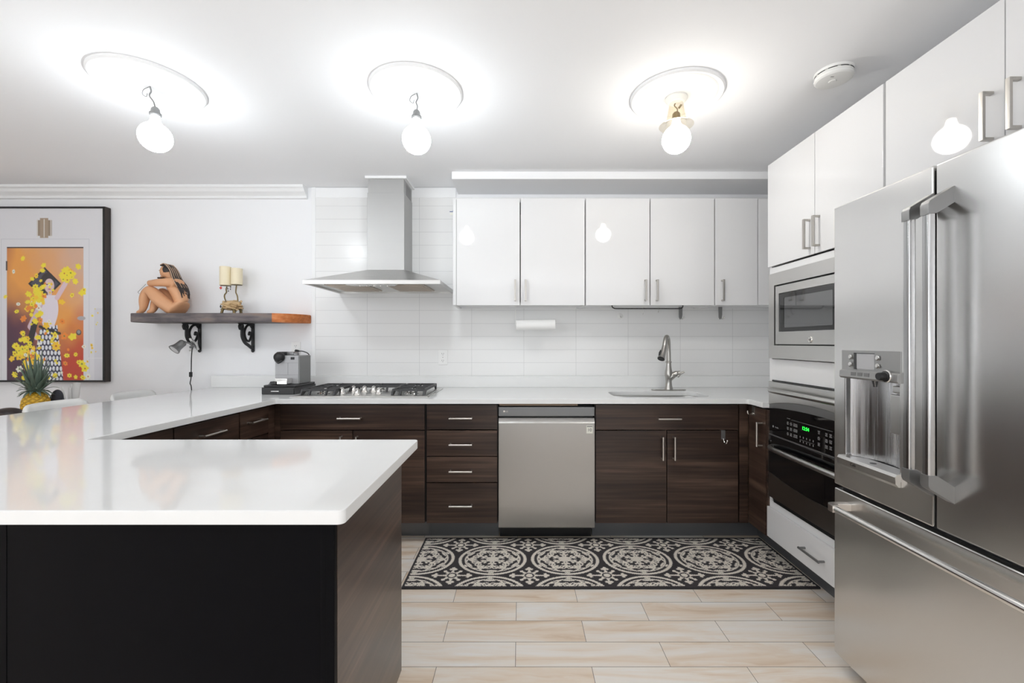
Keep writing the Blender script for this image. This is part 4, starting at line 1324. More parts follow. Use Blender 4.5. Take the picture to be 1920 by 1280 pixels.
# near arm folded over the knees
chain(4, [sk(985, 505, -.045), sk(800, 520, -.06), sk(575, 535, -.05), sk(640, 500, -.01), sk(720, 470, .02)], [.024, .021, .017, .014, .010])
chain(4, [sk(985, 505, .045), sk(800, 500, .06), sk(610, 500, .05), sk(650, 470, .01), sk(700, 455, -.02)], [.024, .020, .016, .013, .010])
skin_body('body', V, E, R, SKIN, t)
bm = B()   # face: nose, lips, brow, ear
hc = Vector(sk(815, 275))
ball(bm, hc, (.042, .036, .047), 24, 16)
ball(bm, hc + Vector((-.041, 0, -.004)), (.008, .006, .011), 12, 8)
ball(bm, hc + Vector((-.037, 0, -.024)), (.006, .011, .005), 12, 8)
ball(bm, hc + Vector((-.030, 0, -.040)), (.012, .015, .010), 12, 8)
ball(bm, hc + Vector((-.004, -.036, -.006)), (.008, .004, .012), 12, 8)
obj('head', bm, SKIN, t)
bm = B()
for sy in (-1, 1):
    ball(bm, hc + Vector((-.036, sy * .015, .006)), (.005, .007, .003), 10, 6)
box(bm, hc.x - .040, hc.x - .012, hc.y - .036, hc.y + .02, hc.z - .056, hc.z - .045, .004)
obj('painted_feature', bm, HAIR, t)
bm = B(); ball(bm, hc + Vector((.016, 0, .008)), (.036, .040, .044), 24, 14)
random.seed(5)
for k in range(11):
    yy = -.034 + .0068 * k
    tube(bm, smooth([tuple(hc + Vector((-.014, yy, .040))), tuple(hc + Vector((.018, yy * 1.15, .044))), tuple(hc + Vector((.052, yy * 1.1, .008))), sk(1035, 430, yy * 1.2), sk(1120 + random.uniform(-12, 10), 560, yy * 1.35), sk(1185 + random.uniform(-15, 10), 680, yy * 1.3), sk(1215 + random.uniform(-25, 10), 780 + random.uniform(-60, 40), yy * 1.1)], 5), [.006] * 20 + [.005] * 6 + [.0035] * 5, 7)
obj('hair', bm, HAIR, t)
bm = B()
for k in range(5):
    yy = -.040 + .017 * k
    tube(bm, smooth([tuple(hc + Vector((-.010, yy, .044))), tuple(hc + Vector((.022, yy * 1.15, .050))), tuple(hc + Vector((.058, yy * 1.1, .008))), sk(1045, 430, yy * 1.2), sk(1150, 600, yy * 1.4)], 5), .003, 6)
obj('hair_strand', bm, PALEHAIR, t)
bm = B(); tube(bm, [sk(520, 545, -.05), sk(370, 710, -.055), sk(400, 735, -.055)], .0018, 6); obj('thread', bm, GREYCAP, t)

t = thing('candle_holder', 'gnarled driftwood candle holder with bent wire stems, on the wall shelf', 'candle holder', (-2.14, 3.16, SHELFZ))
def ck(x, z, y=0):
    return (-2.13 + (x - 490) * .000363, 3.16 + y, SHELFZ + (1130 - z) * .000363)
bm = B()
random.seed(11)
res = bmesh.ops.create_icosphere(bm, subdivisions=4, radius=1)
c = Vector(ck(515, 965))
for v in res['verts']:
    n = v.co.normalized()
    k = 1 + .16 * math.sin(7 * n.x + 3 * n.z) * math.cos(6 * n.y + 2) + .12 * math.sin(13 * n.z + 9 * n.x) + .08 * math.sin(19 * n.y + 11 * n.x)
    v.co = c + Vector((n.x * .068 * k, n.y * .045 * k, n.z * .036 * k))
for k in range(9):
    a = random.uniform(0, 6.28)
    pts = [tuple(c + Vector((.06 * math.cos(a + q * .5), .04 * math.sin(a + q * .5), random.uniform(-.025, .035)))) for q in range(4)]
    tube(bm, smooth(pts, 4), .008, 8)
obj('driftwood_knot', bm, DRIFT, t, angle=60)
for a, b_, c2 in ((330, 370, -.02), (600, 560, -.025), (640, 640, .03)):
    bm = B(); tube(bm, smooth([ck(b_, 960, c2 * .5), ck((a + b_) / 2, 1040, c2 * .8), ck(a, 1128, c2)], 4), [.010] * 4 + [.009] * 4 + [.008], 10)
    lathe(bm, [(0, .002), (.016, .002), (.016, -.002), (0, -.002)], ck((a + b_) / 2, 1040, c2 * .8), 14); obj('leg', bm, BRONZE, t)
bm = B(); tube(bm, smooth([ck(385, 880), ck(355, 790), ck(360, 740), ck(395, 690), ck(390, 630), ck(405, 575)], 5), .0045, 8); lathe(bm, [(0, 0), (.034, .002), (.036, .005), (0, .005)], ck(375, 566), 24); obj('stem', bm, BRONZE, t)
bm = B(); tube(bm, smooth([ck(610, 880, .01), ck(605, 820, .01), ck(590, 750, .012), ck(565, 690, .012), ck(570, 600, .012), ck(578, 550, .012)], 5), .0045, 8); lathe(bm, [(0, 0), (.034, .002), (.036, .005), (0, .005)], ck(583, 548, .012), 24); obj('stem', bm, BRONZE, t)
bm = B(); prism(bm, [(ck(345, 0)[0], ck(0, 580)[2]), (ck(372, 0)[0], ck(0, 612)[2]), (ck(345, 0)[0], ck(0, 645)[2]), (ck(318, 0)[0], ck(0, 612)[2])], 'XZ', 3.125, 3.128); tube(bm, [ck(345, 582, -.0335), ck(362, 566, -.02)], .001, 5); obj('charm', bm, RED, t, label='red diamond charm')
bm = B()
for x_, z_ in ((460, 625), (512, 635), (472, 672), (515, 592)):
    ball(bm, ck(x_, z_, -.02), (.004, .002, .005), 8, 6)
tube(bm, [ck(435, 570, -.02), ck(460, 625, -.02), ck(472, 672, -.02)], .0008, 5); tube(bm, [ck(520, 556, -.02), ck(515, 592, -.02), ck(512, 635, -.02)], .0008, 5)
prism(bm, [(ck(303, 0)[0], ck(0, 945)[2]), (ck(320, 0)[0], ck(0, 980)[2]), (ck(303, 0)[0], ck(0, 1015)[2]), (ck(286, 0)[0], ck(0, 980)[2])], 'XZ', 3.145, 3.148); tube(bm, [ck(303, 950, -.0135), ck(345, 935, -.0135)], .001, 5)
obj('charm', bm, BLACK, t, label='black bead charm')
for x_, z0, z1, y_, lb in ((375, 552, 172, 0, 'cream pillar candle standing slightly higher on the candle holder'), (583, 533, 202, .012, 'cream pillar candle standing slightly lower on the candle holder')):
    p = ck(x_, z0, y_)
    h = (z0 - z1) * .000363
    t = thing('pillar_candle', lb, 'candle', p, 'cream candles on the driftwood holder')
    bm = B(); lathe(bm, [(0, .0003), (.036, .0003), (.0375, .004), (.0375, h - .004), (.035, h), (.028, h - .004), (0, h - .006)], p, 32); obj('wax', bm, WAX, t)
    bm = B(); cyl(bm, (p[0], p[1], p[2] + h - .008), (p[0] + .001, p[1], p[2] + h + .004), .0012, n=6); obj('wick', bm, BLACK, t)

# ------------------------------------------------------------------ framed print
PXL, PXR, PZB, PZT = -4.06, -3.146, .952, 2.280
FD = 3.248
t = thing('framed_print', 'large dark framed colour print of a figure among yellow flowers', 'picture', ((PXL + PXR) / 2, 3.28, PZB))
bm = plate([(PXL, PZB), (PXR, PZB), (PXR, PZT), (PXL, PZT)], [[(PXL + .014, PZB + .014), (PXR - .014, PZB + .014), (PXR - .014, PZT - .014), (PXL + .014, PZT - .014)]], .048, .001, M_front(0, (FD + WY) / 2 - .001, 0))
obj('frame', bm, FRAMEW, t)
bm = plate([(PXL + .001, PZB + .001), (PXR - .001, PZB + .001), (PXR - .001, PZT - .001), (PXL + .001, PZT - .001)], [[(PXL + .0135, PZB + .0135), (PXR - .0135, PZB + .0135), (PXR - .0135, PZT - .0135), (PXL + .0135, PZT - .0135)]], .003, .0, M_front(0, FD - .001, 0))
obj('frame_face', bm, FRAMEBK, t)


def grid_mesh(name, us, vs, pos, colf, mat_, parent=None):
    """flat grid with a colour attribute; pos(U,V)->xyz arrays, colf(U,V)->(n,3) linear rgb"""
    U, V_ = np.meshgrid(us, vs)
    nu, nv = len(us), len(vs)
    xyz = pos(U.ravel(), V_.ravel())
    if parent is not None:
        xyz = xyz - np.array(wpos(parent))
    idx = np.arange(nu * nv).reshape(nv, nu)
    f = np.stack([idx[:-1, :-1], idx[:-1, 1:], idx[1:, 1:], idx[1:, :-1]], -1).reshape(-1, 4)
    me = bpy.data.meshes.new(name)
    me.from_pydata(xyz.tolist(), [], f.tolist())
    ca = me.color_attributes.new('Col', 'FLOAT_COLOR', 'POINT')
    rgb = colf(U.ravel(), V_.ravel())
    ca.data.foreach_set('color', np.concatenate([rgb, np.ones((len(rgb), 1))], 1).astype(np.float32).ravel())
    me.materials.append(mat_)
    o = bpy.data.objects.new(name, me)
    COL.objects.link(o)
    if parent is not None:
        o.parent = parent
    return o


def smoothnoise(x, y, seed):
    r = np.random.RandomState(seed)
    out_ = np.zeros_like(x)
    for k in range(7):
        a, b_, p, q = r.uniform(-1, 1), r.uniform(-1, 1), r.uniform(0, 6.28), r.uniform(.6, 1.6)
        out_ += np.sin((a * x + b_ * y) * q + p)
    return out_ / 7


def mixc(rgb, mask, c):
    m_ = np.clip(mask, 0, 1)[:, None]
    return rgb * (1 - m_) + np.array(c[:3]) * m_


def picture_colours(x, y):
    """x to the right, y downward, in print units (327 high, 226 wide)"""
    n = len(x)
    rgb = np.tile(np.array(S(226, 226, 230)[:3]), (n, 1))
    sd = lambda d, w=.8: np.clip(.5 - d / w, 0, 1)
    rect = lambda x0, x1, y0, y1: np.maximum(np.maximum(x0 - x, x - x1), np.maximum(y0 - y, y - y1))
    ell = lambda cx, cy, rx, ry: (np.hypot((x - cx) / rx, (y - cy) / ry) - 1) * min(rx, ry)
    # painted door surround
    d = rect(28, 198, 58, 400)
    rgb = mixc(rgb, sd(np.abs(d) - .5), S(205, 206, 212))
    rgb = mixc(rgb, sd(rect(208, 230, 190, 400)), S(216, 216, 222)); rgb = mixc(rgb, sd(np.abs(rect(196, 230, 285, 420)) - .5), S(236, 236, 240))
    # sconce
    rgb = mixc(rgb, sd(rect(97, 126, 22, 52)), S(150, 132, 112)); rgb = mixc(rgb, sd(rect(103, 119, 18, 56)), S(168, 148, 126))
    for xx in (98, 111, 124):
        rgb = mixc(rgb, sd(np.abs(x - xx) - .8) * sd(rect(96, 127, 20, 55)), S(225, 222, 215))
    # the coloured door
    u = (x - 39) / 148; v = (y - 74) / 254
    w = smoothnoise(x / 14, y / 16, 2) + .7 * smoothnoise(x / 4, y / 9, 5)
    c1 = np.array(S(238, 162, 70)[:3]); c2 = np.array(S(216, 176, 150)[:3]); c3 = np.array(S(112, 48, 66)[:3]); c4 = np.array(S(198, 60, 24)[:3]); c5 = np.array(S(74, 36, 62)[:3])
    f = lambda a: np.clip(a, 0, 1)[:, None]
    door = c1 * np.ones((n, 1))
    door = door * (1 - f(1.4 * u - 1.9 * v - .1 + .25 * w)) + c2 * f(1.4 * u - 1.9 * v - .1 + .25 * w)
    k = f(2.4 * (v - .36) + 1.0 * (.35 - u) + .25 * w); door = door * (1 - k) + c3 * k
    k = f((v - .52) * 2.6 + (u - .70) * 1.2 + .25 * w) * f((u - .5) * 5); door = door * (1 - k) + c4 * k
    k = f((v - .62) * 3 + (.4 - u) * 2 + .2 * w) * f((.52 - u) * 6); door = door * (1 - k) + c5 * k
    k = f(.8 - 5 * u - 2.4 * v + .2 * w) * .75; door = door * (1 - k) + np.array(S(150, 58, 62)[:3]) * k
    dm = sd(rect(39, 187, 74, 330))
    rgb = rgb * (1 - dm[:, None]) + door * dm[:, None]
    rgb = mixc(rgb, sd(rect(39, 187, 73, 75.4)), S(40, 30, 34)); rgb = mixc(rgb, sd(rect(37, 40, 100, 118)), S(60, 50, 52))
    # board held behind the head
    dd = (np.abs(x - 112) + np.abs(y - 143) * 1.02) - 32
    rgb = mixc(rgb, sd(dd), S(26, 22, 30)); rgb = mixc(rgb, sd(dd + 5), S(72, 70, 84))
    # hair, head, blouse, arms, skirt
    rgb = mixc(rgb, sd(ell(118, 141, 14, 19)), S(44, 34, 36)); rgb = mixc(rgb, sd(rect(104, 112, 145, 168)), S(26, 22, 28))
    rgb = mixc(rgb, sd(ell(121, 147, 9.5, 13.5)), S(228, 200, 200))
    for ex in (116.5, 125.5):
        rgb = mixc(rgb, sd(ell(ex, 144.5, 2, 1.1)), S(70, 50, 60))
    rgb = mixc(rgb, sd(ell(121, 153.5, 3, 1)), S(190, 90, 100)); rgb = mixc(rgb, sd(rect(118, 126, 158, 168)), S(222, 198, 204))
    bl = np.abs(x - (122 - .04 * (y - 170))) - (12 + 6 * np.sin((y - 165) / 58 * 3.1) - .02 * (y - 165))
    rgb = mixc(rgb, sd(np.maximum(bl, np.maximum(165 - y, y - 232))), S(232, 224, 234))
    seg = lambda ax_, ay, bx_, by, r: np.hypot(x - (ax_ + np.clip(((x - ax_) * (bx_ - ax_) + (y - ay) * (by - ay)) / ((bx_ - ax_) ** 2 + (by - ay) ** 2), 0, 1) * (bx_ - ax_)), y - (ay + np.clip(((x - ax_) * (bx_ - ax_) + (y - ay) * (by - ay)) / ((bx_ - ax_) ** 2 + (by - ay) ** 2), 0, 1) * (by - ay))) - r
    rgb = mixc(rgb, sd(seg(136, 170, 152, 143, 4.5)), S(226, 198, 206)); rgb = mixc(rgb, sd(seg(106, 178, 84, 225, 5)), S(214, 186, 200)); rgb = mixc(rgb, sd(seg(84, 225, 96, 246, 4.5)), S(214, 186, 200))
    rgb = mixc(rgb, sd(seg(96, 205, 82, 262, 6)) * (y > 215), S(34, 26, 36))
    hw = 17 + (y - 226) * .14
    sk_ = np.maximum(np.abs(x - (120 - .03 * (y - 226))) - hw, np.maximum(226 - y + (x - 120) * -.25, y - 330))
    pat = np.hypot(((x - 3.5 * np.floor(y / 10)) % 7 - 3.5) / 3.05, ((y) % 10 - 5.0) / 5.1)
    skc = np.where((pat < .85)[:, None], np.array(S(232, 234, 240)[:3]), np.array(S(56, 56, 82)[:3]))
    sm_ = sd(sk_)[:, None]; rgb = rgb * (1 - sm_) + skc * sm_
    rgb = mixc(rgb, sd(seg(103, 225, 141, 238, 2.6)), S(24, 20, 24))
    # latch
    rgb = mixc(rgb, sd(ell(178, 236, 5, 5.5)), S(66, 60, 62)); rgb = mixc(rgb, sd(ell(178, 235, 3.4, 3.6)), S(150, 150, 150)); rgb = mixc(rgb, sd(ell(183, 209, 8, 4)), S(176, 172, 176))
    # flowers and petals
    r = np.random.RandomState(21)
    fl = [(70, 95, 5), (52, 120, 4), (110, 108, 5), (96, 128, 5), (88, 134, 4), (157, 118, 8), (150, 124, 8), (146, 128, 7), (164, 130, 6), (148, 135, 5), (168, 124, 5), (165, 165, 5), (185, 160, 7), (188, 155, 5),
          (145, 178, 6), (61, 182, 4), (58, 196, 4), (71, 210, 7), (79, 190, 6), (36, 168, 4), (146, 215, 6), (150, 243, 7), (166, 244, 8), (132, 241, 6), (134, 262, 9), (188, 263, 4), (155, 280, 5), (172, 278, 4), (152, 295, 5), (184, 296, 8), (190, 305, 7), (178, 293, 5), (196, 320, 6), (186, 322, 5), (172, 321, 4), (132, 318, 5), (120, 322, 4), (160, 318, 5),
          (52, 262, 4), (108, 118, 5)]
    for k in range(26): fl.append((r.normal(98, 9), r.normal(167, 9), r.uniform(4, 7)))
    for k in range(24): fl.append((r.normal(97, 9), r.normal(190, 13), r.uniform(3.5, 6.5)))
    for k in range(60): fl.append((r.normal(78, 14), r.normal(282, 22), r.uniform(4, 7.5)))
    for k in range(10): fl.append((r.normal(158, 8), r.normal(125, 7), r.uniform(4, 7)))
    for k in range(10): fl.append((r.normal(118, 8), r.normal(150, 10), r.uniform(2, 3.4)))
    for k in range(14): fl.append((r.normal(120, 14), r.normal(225, 30), r.uniform(2, 4)))
    for k in range(10): fl.append((r.uniform(45, 205), r.uniform(250, 325), r.uniform(2, 3.5)))
    for k in range(8): fl.append((r.uniform(200, 215), r.uniform(180, 275), r.uniform(1, 3)))
    for i, (fx, fy, fr) in enumerate(fl):
        dx, dy = x - fx, y - fy
        near = (np.abs(dx) < fr * 1.5) & (np.abs(dy) < fr * 1.5)
        if not near.any(): continue
        ang_ = np.arctan2(dy, dx); ph = r.uniform(0, 6.28); npet = r.randint(5, 8)
        edge = fr * (.86 + .13 * np.cos(npet * ang_ + ph) + .10 * np.cos(2 * ang_ + 2 * ph))
        q = r.uniform()
        colr = S(246, 226, 44) if q < .62 else (S(250, 204, 36) if q < .8 else (S(240, 140, 40) if q < .92 else S(240, 240, 225)))
        rgb = mixc(rgb, sd(np.hypot(dx * r.uniform(.8, 1.2), dy) - edge, 1.2), colr)
        if r.uniform() < .5:
            rgb = mixc(rgb, sd(np.hypot(dx, dy) - fr * .22, 1.0), S(110, 128, 40) if r.uniform() < .6 else S(190, 96, 30))
    return rgb


PW, PH = PXR - PXL - .028, PZT - PZB - .028
sc_u, sc_v = 226 / PW, 327 / PH
grid_mesh('print', np.linspace(0, 226, 300), np.linspace(0, 327, 420),
          lambda U, V_: np.stack([PXL + .014 + U / sc_u, np.full_like(U, FD + .006), PZT - .014 - V_ / sc_v], 1),
          picture_colours, vcol('art_print', .35, .7), t)

# ------------------------------------------------------------------ rug
RX0, RX1, RY0, RY1 = -.605, 1.5245, 2.178, 2.737
t = tag(bpy.data.objects.new('runner_rug', None), 'charcoal and cream medallion runner rug lying before the sink cabinets', 'rug')
COL.objects.link(t); t.location = ((RX0 + RX1) / 2, (RY0 + RY1) / 2, 0); ORIGIN[t.name] = Vector(t.location)


def rug_colours(x, y):
    dark = np.array(S(60, 56, 58)[:3]); cream = np.array(S(236, 228, 216)[:3])
    x = x + .0022 * np.sin(y * 610 + x * 90); y = y + .0018 * np.sin(x * 640)
    px_, py_ = .4145, .342
    m_ = np.zeros_like(x)
    gx = (x + .160 + px_ / 2) % px_ - px_ / 2; gy = (y - 2.466 + py_ / 2) % py_ - py_ / 2
    u, v = gx / .1945, gy / .166
    r = np.hypot(u, v); th = np.arctan2(v, u)
    band = lambda d, w: (np.abs(d) < w)
    cm = np.zeros_like(x, bool)
    cm |= band(r - .955, .045)
    cm |= band(r - .80, .022)
    inside = r < .79
    pet = np.zeros_like(x, bool)
    for k in range(6):
        a = math.radians(60 * k + 30)
        dx, dy = u - .42 * math.cos(a), v - .42 * math.sin(a)
        pet |= band(np.hypot(dx, dy) - .40, .026)
    fine = np.zeros_like(x, bool)
    for k in range(6):
        a = math.radians(60 * k)
        ca, sa = math.cos(a), math.sin(a)
        s_ = u * ca + v * sa; q = -u * sa + v * ca
        fine |= (np.hypot((s_ - .56) / .10, q / .055) < 1)
        fine |= (np.hypot((s_ - .61) / .042, (np.abs(q) - .08) / .055) < 1)
        fine |= (np.hypot((s_ - .30) / .055, (np.abs(q) - .07) / .035) < 1)
        a = math.radians(60 * k + 30); ca, sa = math.cos(a), math.sin(a)
        s_ = u * ca + v * sa; q = -u * sa + v * ca
        fine |= band(np.hypot(s_ - .52, np.abs(q) - .10) - .085, .022)
        fine |= (np.hypot((s_ - .47) / .07, q / .03) < 1)
        fine |= (np.hypot((s_ - .735) / .035, q / .16) < 1)
        cm |= (np.hypot((s_ - .865) / .035, q / .085) < 1)
    fine |= band(r - .155, .022)
    for k in range(6):
        a = math.radians(60 * k)
        fine |= (np.hypot(u - .085 * math.cos(a), v - .085 * math.sin(a)) < .038)
    cm |= inside & (pet | fine)
    # stars between the medallions
    sx = (x + .160) % px_ - px_ / 2; sy = (y - 2.466) % py_ - py_ / 2
    rs = np.hypot(sx, sy); ts = np.arctan2(sy, sx)
    st = (rs < .040 + .010 * np.cos(8 * ts)) & ~band(rs - .022, .0045)
    for k in range(4):
        a = PI / 2 * k
        s_ = sx * math.cos(a) + sy * math.sin(a); q = -sx * math.sin(a) + sy * math.cos(a)
        st |= (np.abs(q) < .0055) & (s_ > .03) & (s_ < (.10 if k % 2 == 0 else .075))
        e = .098 if k % 2 == 0 else .074
        for ox, oq, rr in ((e, 0, .010), (e - .012, .013, .009), (e - .012, -.013, .009)):
            st |= np.hypot(s_ - ox, q - oq) < rr
        s_ = sx * math.cos(a + PI / 4) + sy * math.sin(a + PI / 4); q = -sx * math.sin(a + PI / 4) + sy * math.cos(a + PI / 4)
        st |= np.hypot(s_ - .058, q) < .010
        st |= (np.abs(q) < .004) & (s_ > .035) & (s_ < .06)
    cm |= st & (r > 1.03)
    cm &= (x > RX0 + .012) & (x < RX1 - .012) & (y > RY0 + .016) & (y < RY1 - .012)
    rgb = np.where(cm[:, None], cream, dark)
    return rgb * (1 + .08 * np.sin(x * 900)[:, None] * np.sin(y * 900)[:, None])


RUGM = vcol('rug_pile', .95, 0, (700, .6, .002))
grid_mesh('pile', np.linspace(RX0, RX1, 900), np.linspace(RY0, RY1, 240),
          lambda U, V_: np.stack([U, V_, .0085 + .0008 * np.sin(U * 3 + V_ * 5)], 1), rug_colours, RUGM, t)
bm = B(); box(bm, RX0, RX1, RY0, RY1, .0005, .0075, .003)
ed = obj('backing', bm, mat('charcoal_rug_edge', S(52, 49, 51), .95, bump=(600, .5, .002)), t)

# ------------------------------------------------------------------ ceiling lights
def ceiling_light(label, x, y, shade=False, tilt=(0, 0)):
    t = thing('ceiling_light', label, 'ceiling light', (x, y, CEILZ), 'bare bulb lights on plaster ceiling roses')
    bm = B()
    lathe(bm, [(0, -.010), (.035, -.010), (.045, -.012), (.060, -.009), (.072, -.004), (.10, -.005), (.150, -.006), (.160, -.009), (.170, -.013), (.180, -.012), (.188, -.008), (.196, -.014), (.208, -.015), (.2145, -.009), (.2145, 0)], (x, y, CEILZ), 64)
    obj('ceiling_rose', bm, TRIM, t)
    bz_ = CEILZ - .012
    gx, gy = tilt
    if not shade:
        bm = B()
        tube(bm, smooth([(x, y, bz_ + .004), (x + .006, y, bz_ - .02), (x - .002, y, bz_ - .04), (x + .004 + gx * .5, y + gy * .5, bz_ - .060), (x + gx, y + gy, bz_ - .082)], 5), .003, 8)
        tube(bm, smooth([(x - .004, y, bz_), (x - .024, y - .006, bz_ - .016), (x - .030, y - .004, bz_ - .036), (x - .016, y, bz_ - .044), (x - .012, y, bz_ - .030)], 5), .0016, 6)
        obj('wire', bm, GREYCAP, t)
        sz = bz_ - .078
        bm = B(); lathe(bm, [(0, .0), (.010, 0), (.016, -.008), (.018, -.024), (.023, -.028), (.0235, -.036), (.019, -.042), (0, -.042)], (x + gx, y + gy, sz), 24); obj('lamp_socket', bm, GREYCAP, t)
        top = sz - .040
    else:
        bm = B(); lathe(bm, [(0, 0), (.050, 0), (.052, -.010), (.040, -.026), (.020, -.030), (0, -.030)], (x, y, CEILZ - .0095), 28); obj('canopy', bm, PLASTIC, t)
        bm = B(); tube(bm, smooth([(x - .004, y, bz_ - .025), (x - .010, y - .004, bz_ - .04), (x + .006, y, bz_ - .055), (x, y, bz_ - .075)], 4), .003, 8)
        cyl(bm, (x + .012, y, bz_ - .05), (x + .022, y - .006, bz_ - .035), .005, n=10); obj('wire', bm, BRONZE, t)
        sz = bz_ - .070
        bm = B(); lathe(bm, [(0, .0), (.012, 0), (.018, -.008), (.020, -.034), (.0, -.034)], (x, y, sz), 24); obj('lamp_socket', bm, BRONZE, t)
        bm = B(); lathe(bm, [(.030, -.022), (.033, -.03), (.050, -.115), (.052, -.118), (.078, -.128), (.080, -.130), (.076, -.131), (.049, -.120), (.047, -.115), (.030, -.030), (.030, -.022)], (x, y, bz_ - .004), 36); obj('glass_shade', bm, GLASS, t)
        top = sz - .030
    bm = B()
    R_ = .066
    prof = [(0, 0), (.016, 0), (.018, -.012), (.021, -.026), (.030, -.040)]
    cz = -.040 - math.sqrt(R_ ** 2 - .030 ** 2)
    a0 = math.asin(.030 / R_)
    for i in range(1, 15):
        a = a0 + (PI - a0) * i / 14
        prof.append((R_ * math.sin(a) if i < 14 else 0, cz + R_ * math.cos(a)))
    lathe(bm, prof, (x + gx, y + gy, top), 28)
    obj('bulb', bm, BULB_W if shade else BULB, t, angle=80)
    return t


def cpos(px, py, z=CEILZ):
    D = 805 * (z - CAMZ) / (641 - py)
    return (px - 976) / 805 * D, D


a = cpos(281, 158); ceiling_light('bare globe bulb on a plaster rose nearest the framed print', a[0], a[1], False, (0, .03))
a = cpos(781, 171); ceiling_light('bare globe bulb on a plaster rose in front of the extractor hood', a[0], a[1], False, (0, .0))
a = cpos(1268, 179); ceiling_light('globe bulb in a clear glass cone shade near the smoke detector', a[0], a[1], True)

# smoke detector
x, y = 1.375, 1.885
t = thing('smoke_detector', 'round white smoke detector on the ceiling by the tall cabinets', 'smoke detector', (x, y, CEILZ))
bm = B(); lathe(bm, [(0, -.040), (.055, -.040), (.066, -.038), (.072, -.033), (.073, -.026), (.070, -.0245), (.070, -.0225), (.072, -.021), (.072, -.016), (.066, -.0145), (.066, -.0115), (.072, -.010), (.074, -.004), (.074, 0)], (x, y, CEILZ), 48)
obj('housing', bm, PLASTIC, t, angle=25)
bm = B()
for k in range(10):
    a0 = 2 * PI * k / 10
    pts = [(x + .0712 * math.cos(a0 + q), y + .0712 * math.sin(a0 + q), CEILZ - .013) for q in np.linspace(.04, .5, 8)]
    tube(bm, pts, .0014, 6)
obj('vent_slot', bm, BLACK, t)
bm = B(); lathe(bm, [(0, -.003), (.013, -.003), (.016, 0), (0, 0)], (x - .004, y + .002, CEILZ - .0398), 24); obj('test_button', bm, PLASTIC, t)
bm = B(); box(bm, x - .035, x - .022, y - .034, y - .028, CEILZ - .0406, CEILZ - .0399); obj('label_print', bm, GREYINK, t)

# ------------------------------------------------------------------ stools, dining table and what stands on it
def stool(label, yc):
    X = -2.66
    t = thing('counter_stool', label, 'stool', (X + .2, yc, 0), 'white plastic counter stools')
    bm = B()
    nu, nv = 25, 14
    gr = []
    for i in range(nu):
        s = -1 + 2 * i / (nu - 1)
        col = []
        for j in range(nv):
            q = j / (nv - 1)
            zt = .912 - .028 * max(0, (abs(s) - .80) / .20) ** 2.2
            z = .66 + (zt - .66) * q
            yy = yc + s * (.168 - .012 * (1 - q))
            xx = X + .050 * s * s - .025 * q + .05 * (1 - q) ** 2
            if q > .9: xx -= .010 * ((q - .9) / .1) ** 2
            col.append(bm.verts.new((xx, yy, z)))
        gr.append(col)
    for i in range(nu - 1):
        for j in range(nv - 1):
            bm.faces.new((gr[i][j], gr[i + 1][j], gr[i + 1][j + 1], gr[i][j + 1]))
    o = obj('backrest', bm, PLASTIC, t, angle=60)
    so = o.modifiers.new('thickness', 'SOLIDIFY'); so.thickness = .012
    bm = B(); prism(bm, rrect(X + .03, X + .41, yc - .19, yc + .19, .06, 6), 'XY', .640, .662, .008, 3); obj('seat', bm, PLASTIC, t)
    for sx, sy in ((.07, -1), (.07, 1), (.37, -1), (.37, 1)):
        bm = B(); cyl(bm, (X + sx, yc + sy * .14, .642), (X + sx + (.03 if sx > .2 else -.03), yc + sy * .18, 0), .014, .011, 14); obj('leg', bm, CHROME, t)
    bm = B(); pts = [(X + .048, yc - .168, .25), (X + .392, yc - .168, .25), (X + .392, yc + .168, .25), (X + .048, yc + .168, .25)]
    tube(bm, pts + [pts[0]], .008, 10); obj('foot_rail', bm, CHROME, t)
    return t


stool('white plastic counter stool tucked in beneath the framed print', 2.445)
stool('white plastic counter stool tucked in below the wall shelf', 2.93)

t = thing('dining_table', 'wooden dining table standing against the wall under the framed print', 'table', (-3.25, 2.72, 0))
bm = B(); box(bm, -3.70, -2.80, 2.0, 3.22, .715, .75, .006); obj('tabletop', bm, TABLETOP, t)
for xx in (-3.65, -2.85):
    for yy in (2.05, 3.17):
        bm = B(); box(bm, xx - .03, xx + .03, yy - .03, yy + .03, 0, .715, .004); obj('leg', bm, TABLETOP, t)

# pineapple
px_, py_, pz_ = -3.105, 2.75, .7502
t = thing('pineapple', 'ripe pineapple with spiky crown standing under the framed print', 'fruit', (px_, py_, pz_))
bm = B()
NU, NV = 96, 60
gr = []
for j in range(NV + 1):
    v = j / NV
    row = []
    for i in range(NU):
        a = 2 * PI * i / NU
        r0 = .062 * (max(0, 1 - (2 * v - 1) ** 2 * .92)) ** .42
        ph = (a / (2 * PI)) * 10
        d1 = (ph + v * 7.0) % 1.0 - .5; d2 = (ph - v * 7.0) % 1.0 - .5
        bump = .007 * (1 - max(abs(d1), abs(d2)) * 2) ** .6
        row.append(bm.verts.new((px_ + (r0 + bump) * math.cos(a), py_ + (r0 + bump) * math.sin(a), pz_ + .004 + v * .182)))
    gr.append(row)
for j in range(NV):
    for i in range(NU):
        bm.faces.new((gr[j][i], gr[j][(i + 1) % NU], gr[j + 1][(i + 1) % NU], gr[j + 1][i]))
bm.faces.new(gr[0][::-1]); bm.faces.new(gr[-1])


def rind():
    m, t_, N, L, b = nt('pineapple_rind_cells')
    g = N.new('ShaderNodeNewGeometry')
    r = ramp(N, [(.44, S(70, 62, 22)), (.5, S(206, 160, 34)), (.56, S(232, 190, 60))])
    L.new(g.outputs['Pointiness'], r.inputs['Fac']); L.new(r.outputs['Color'], b.inputs['Base Color']); b.inputs['Roughness'].default_value = .5
    return m


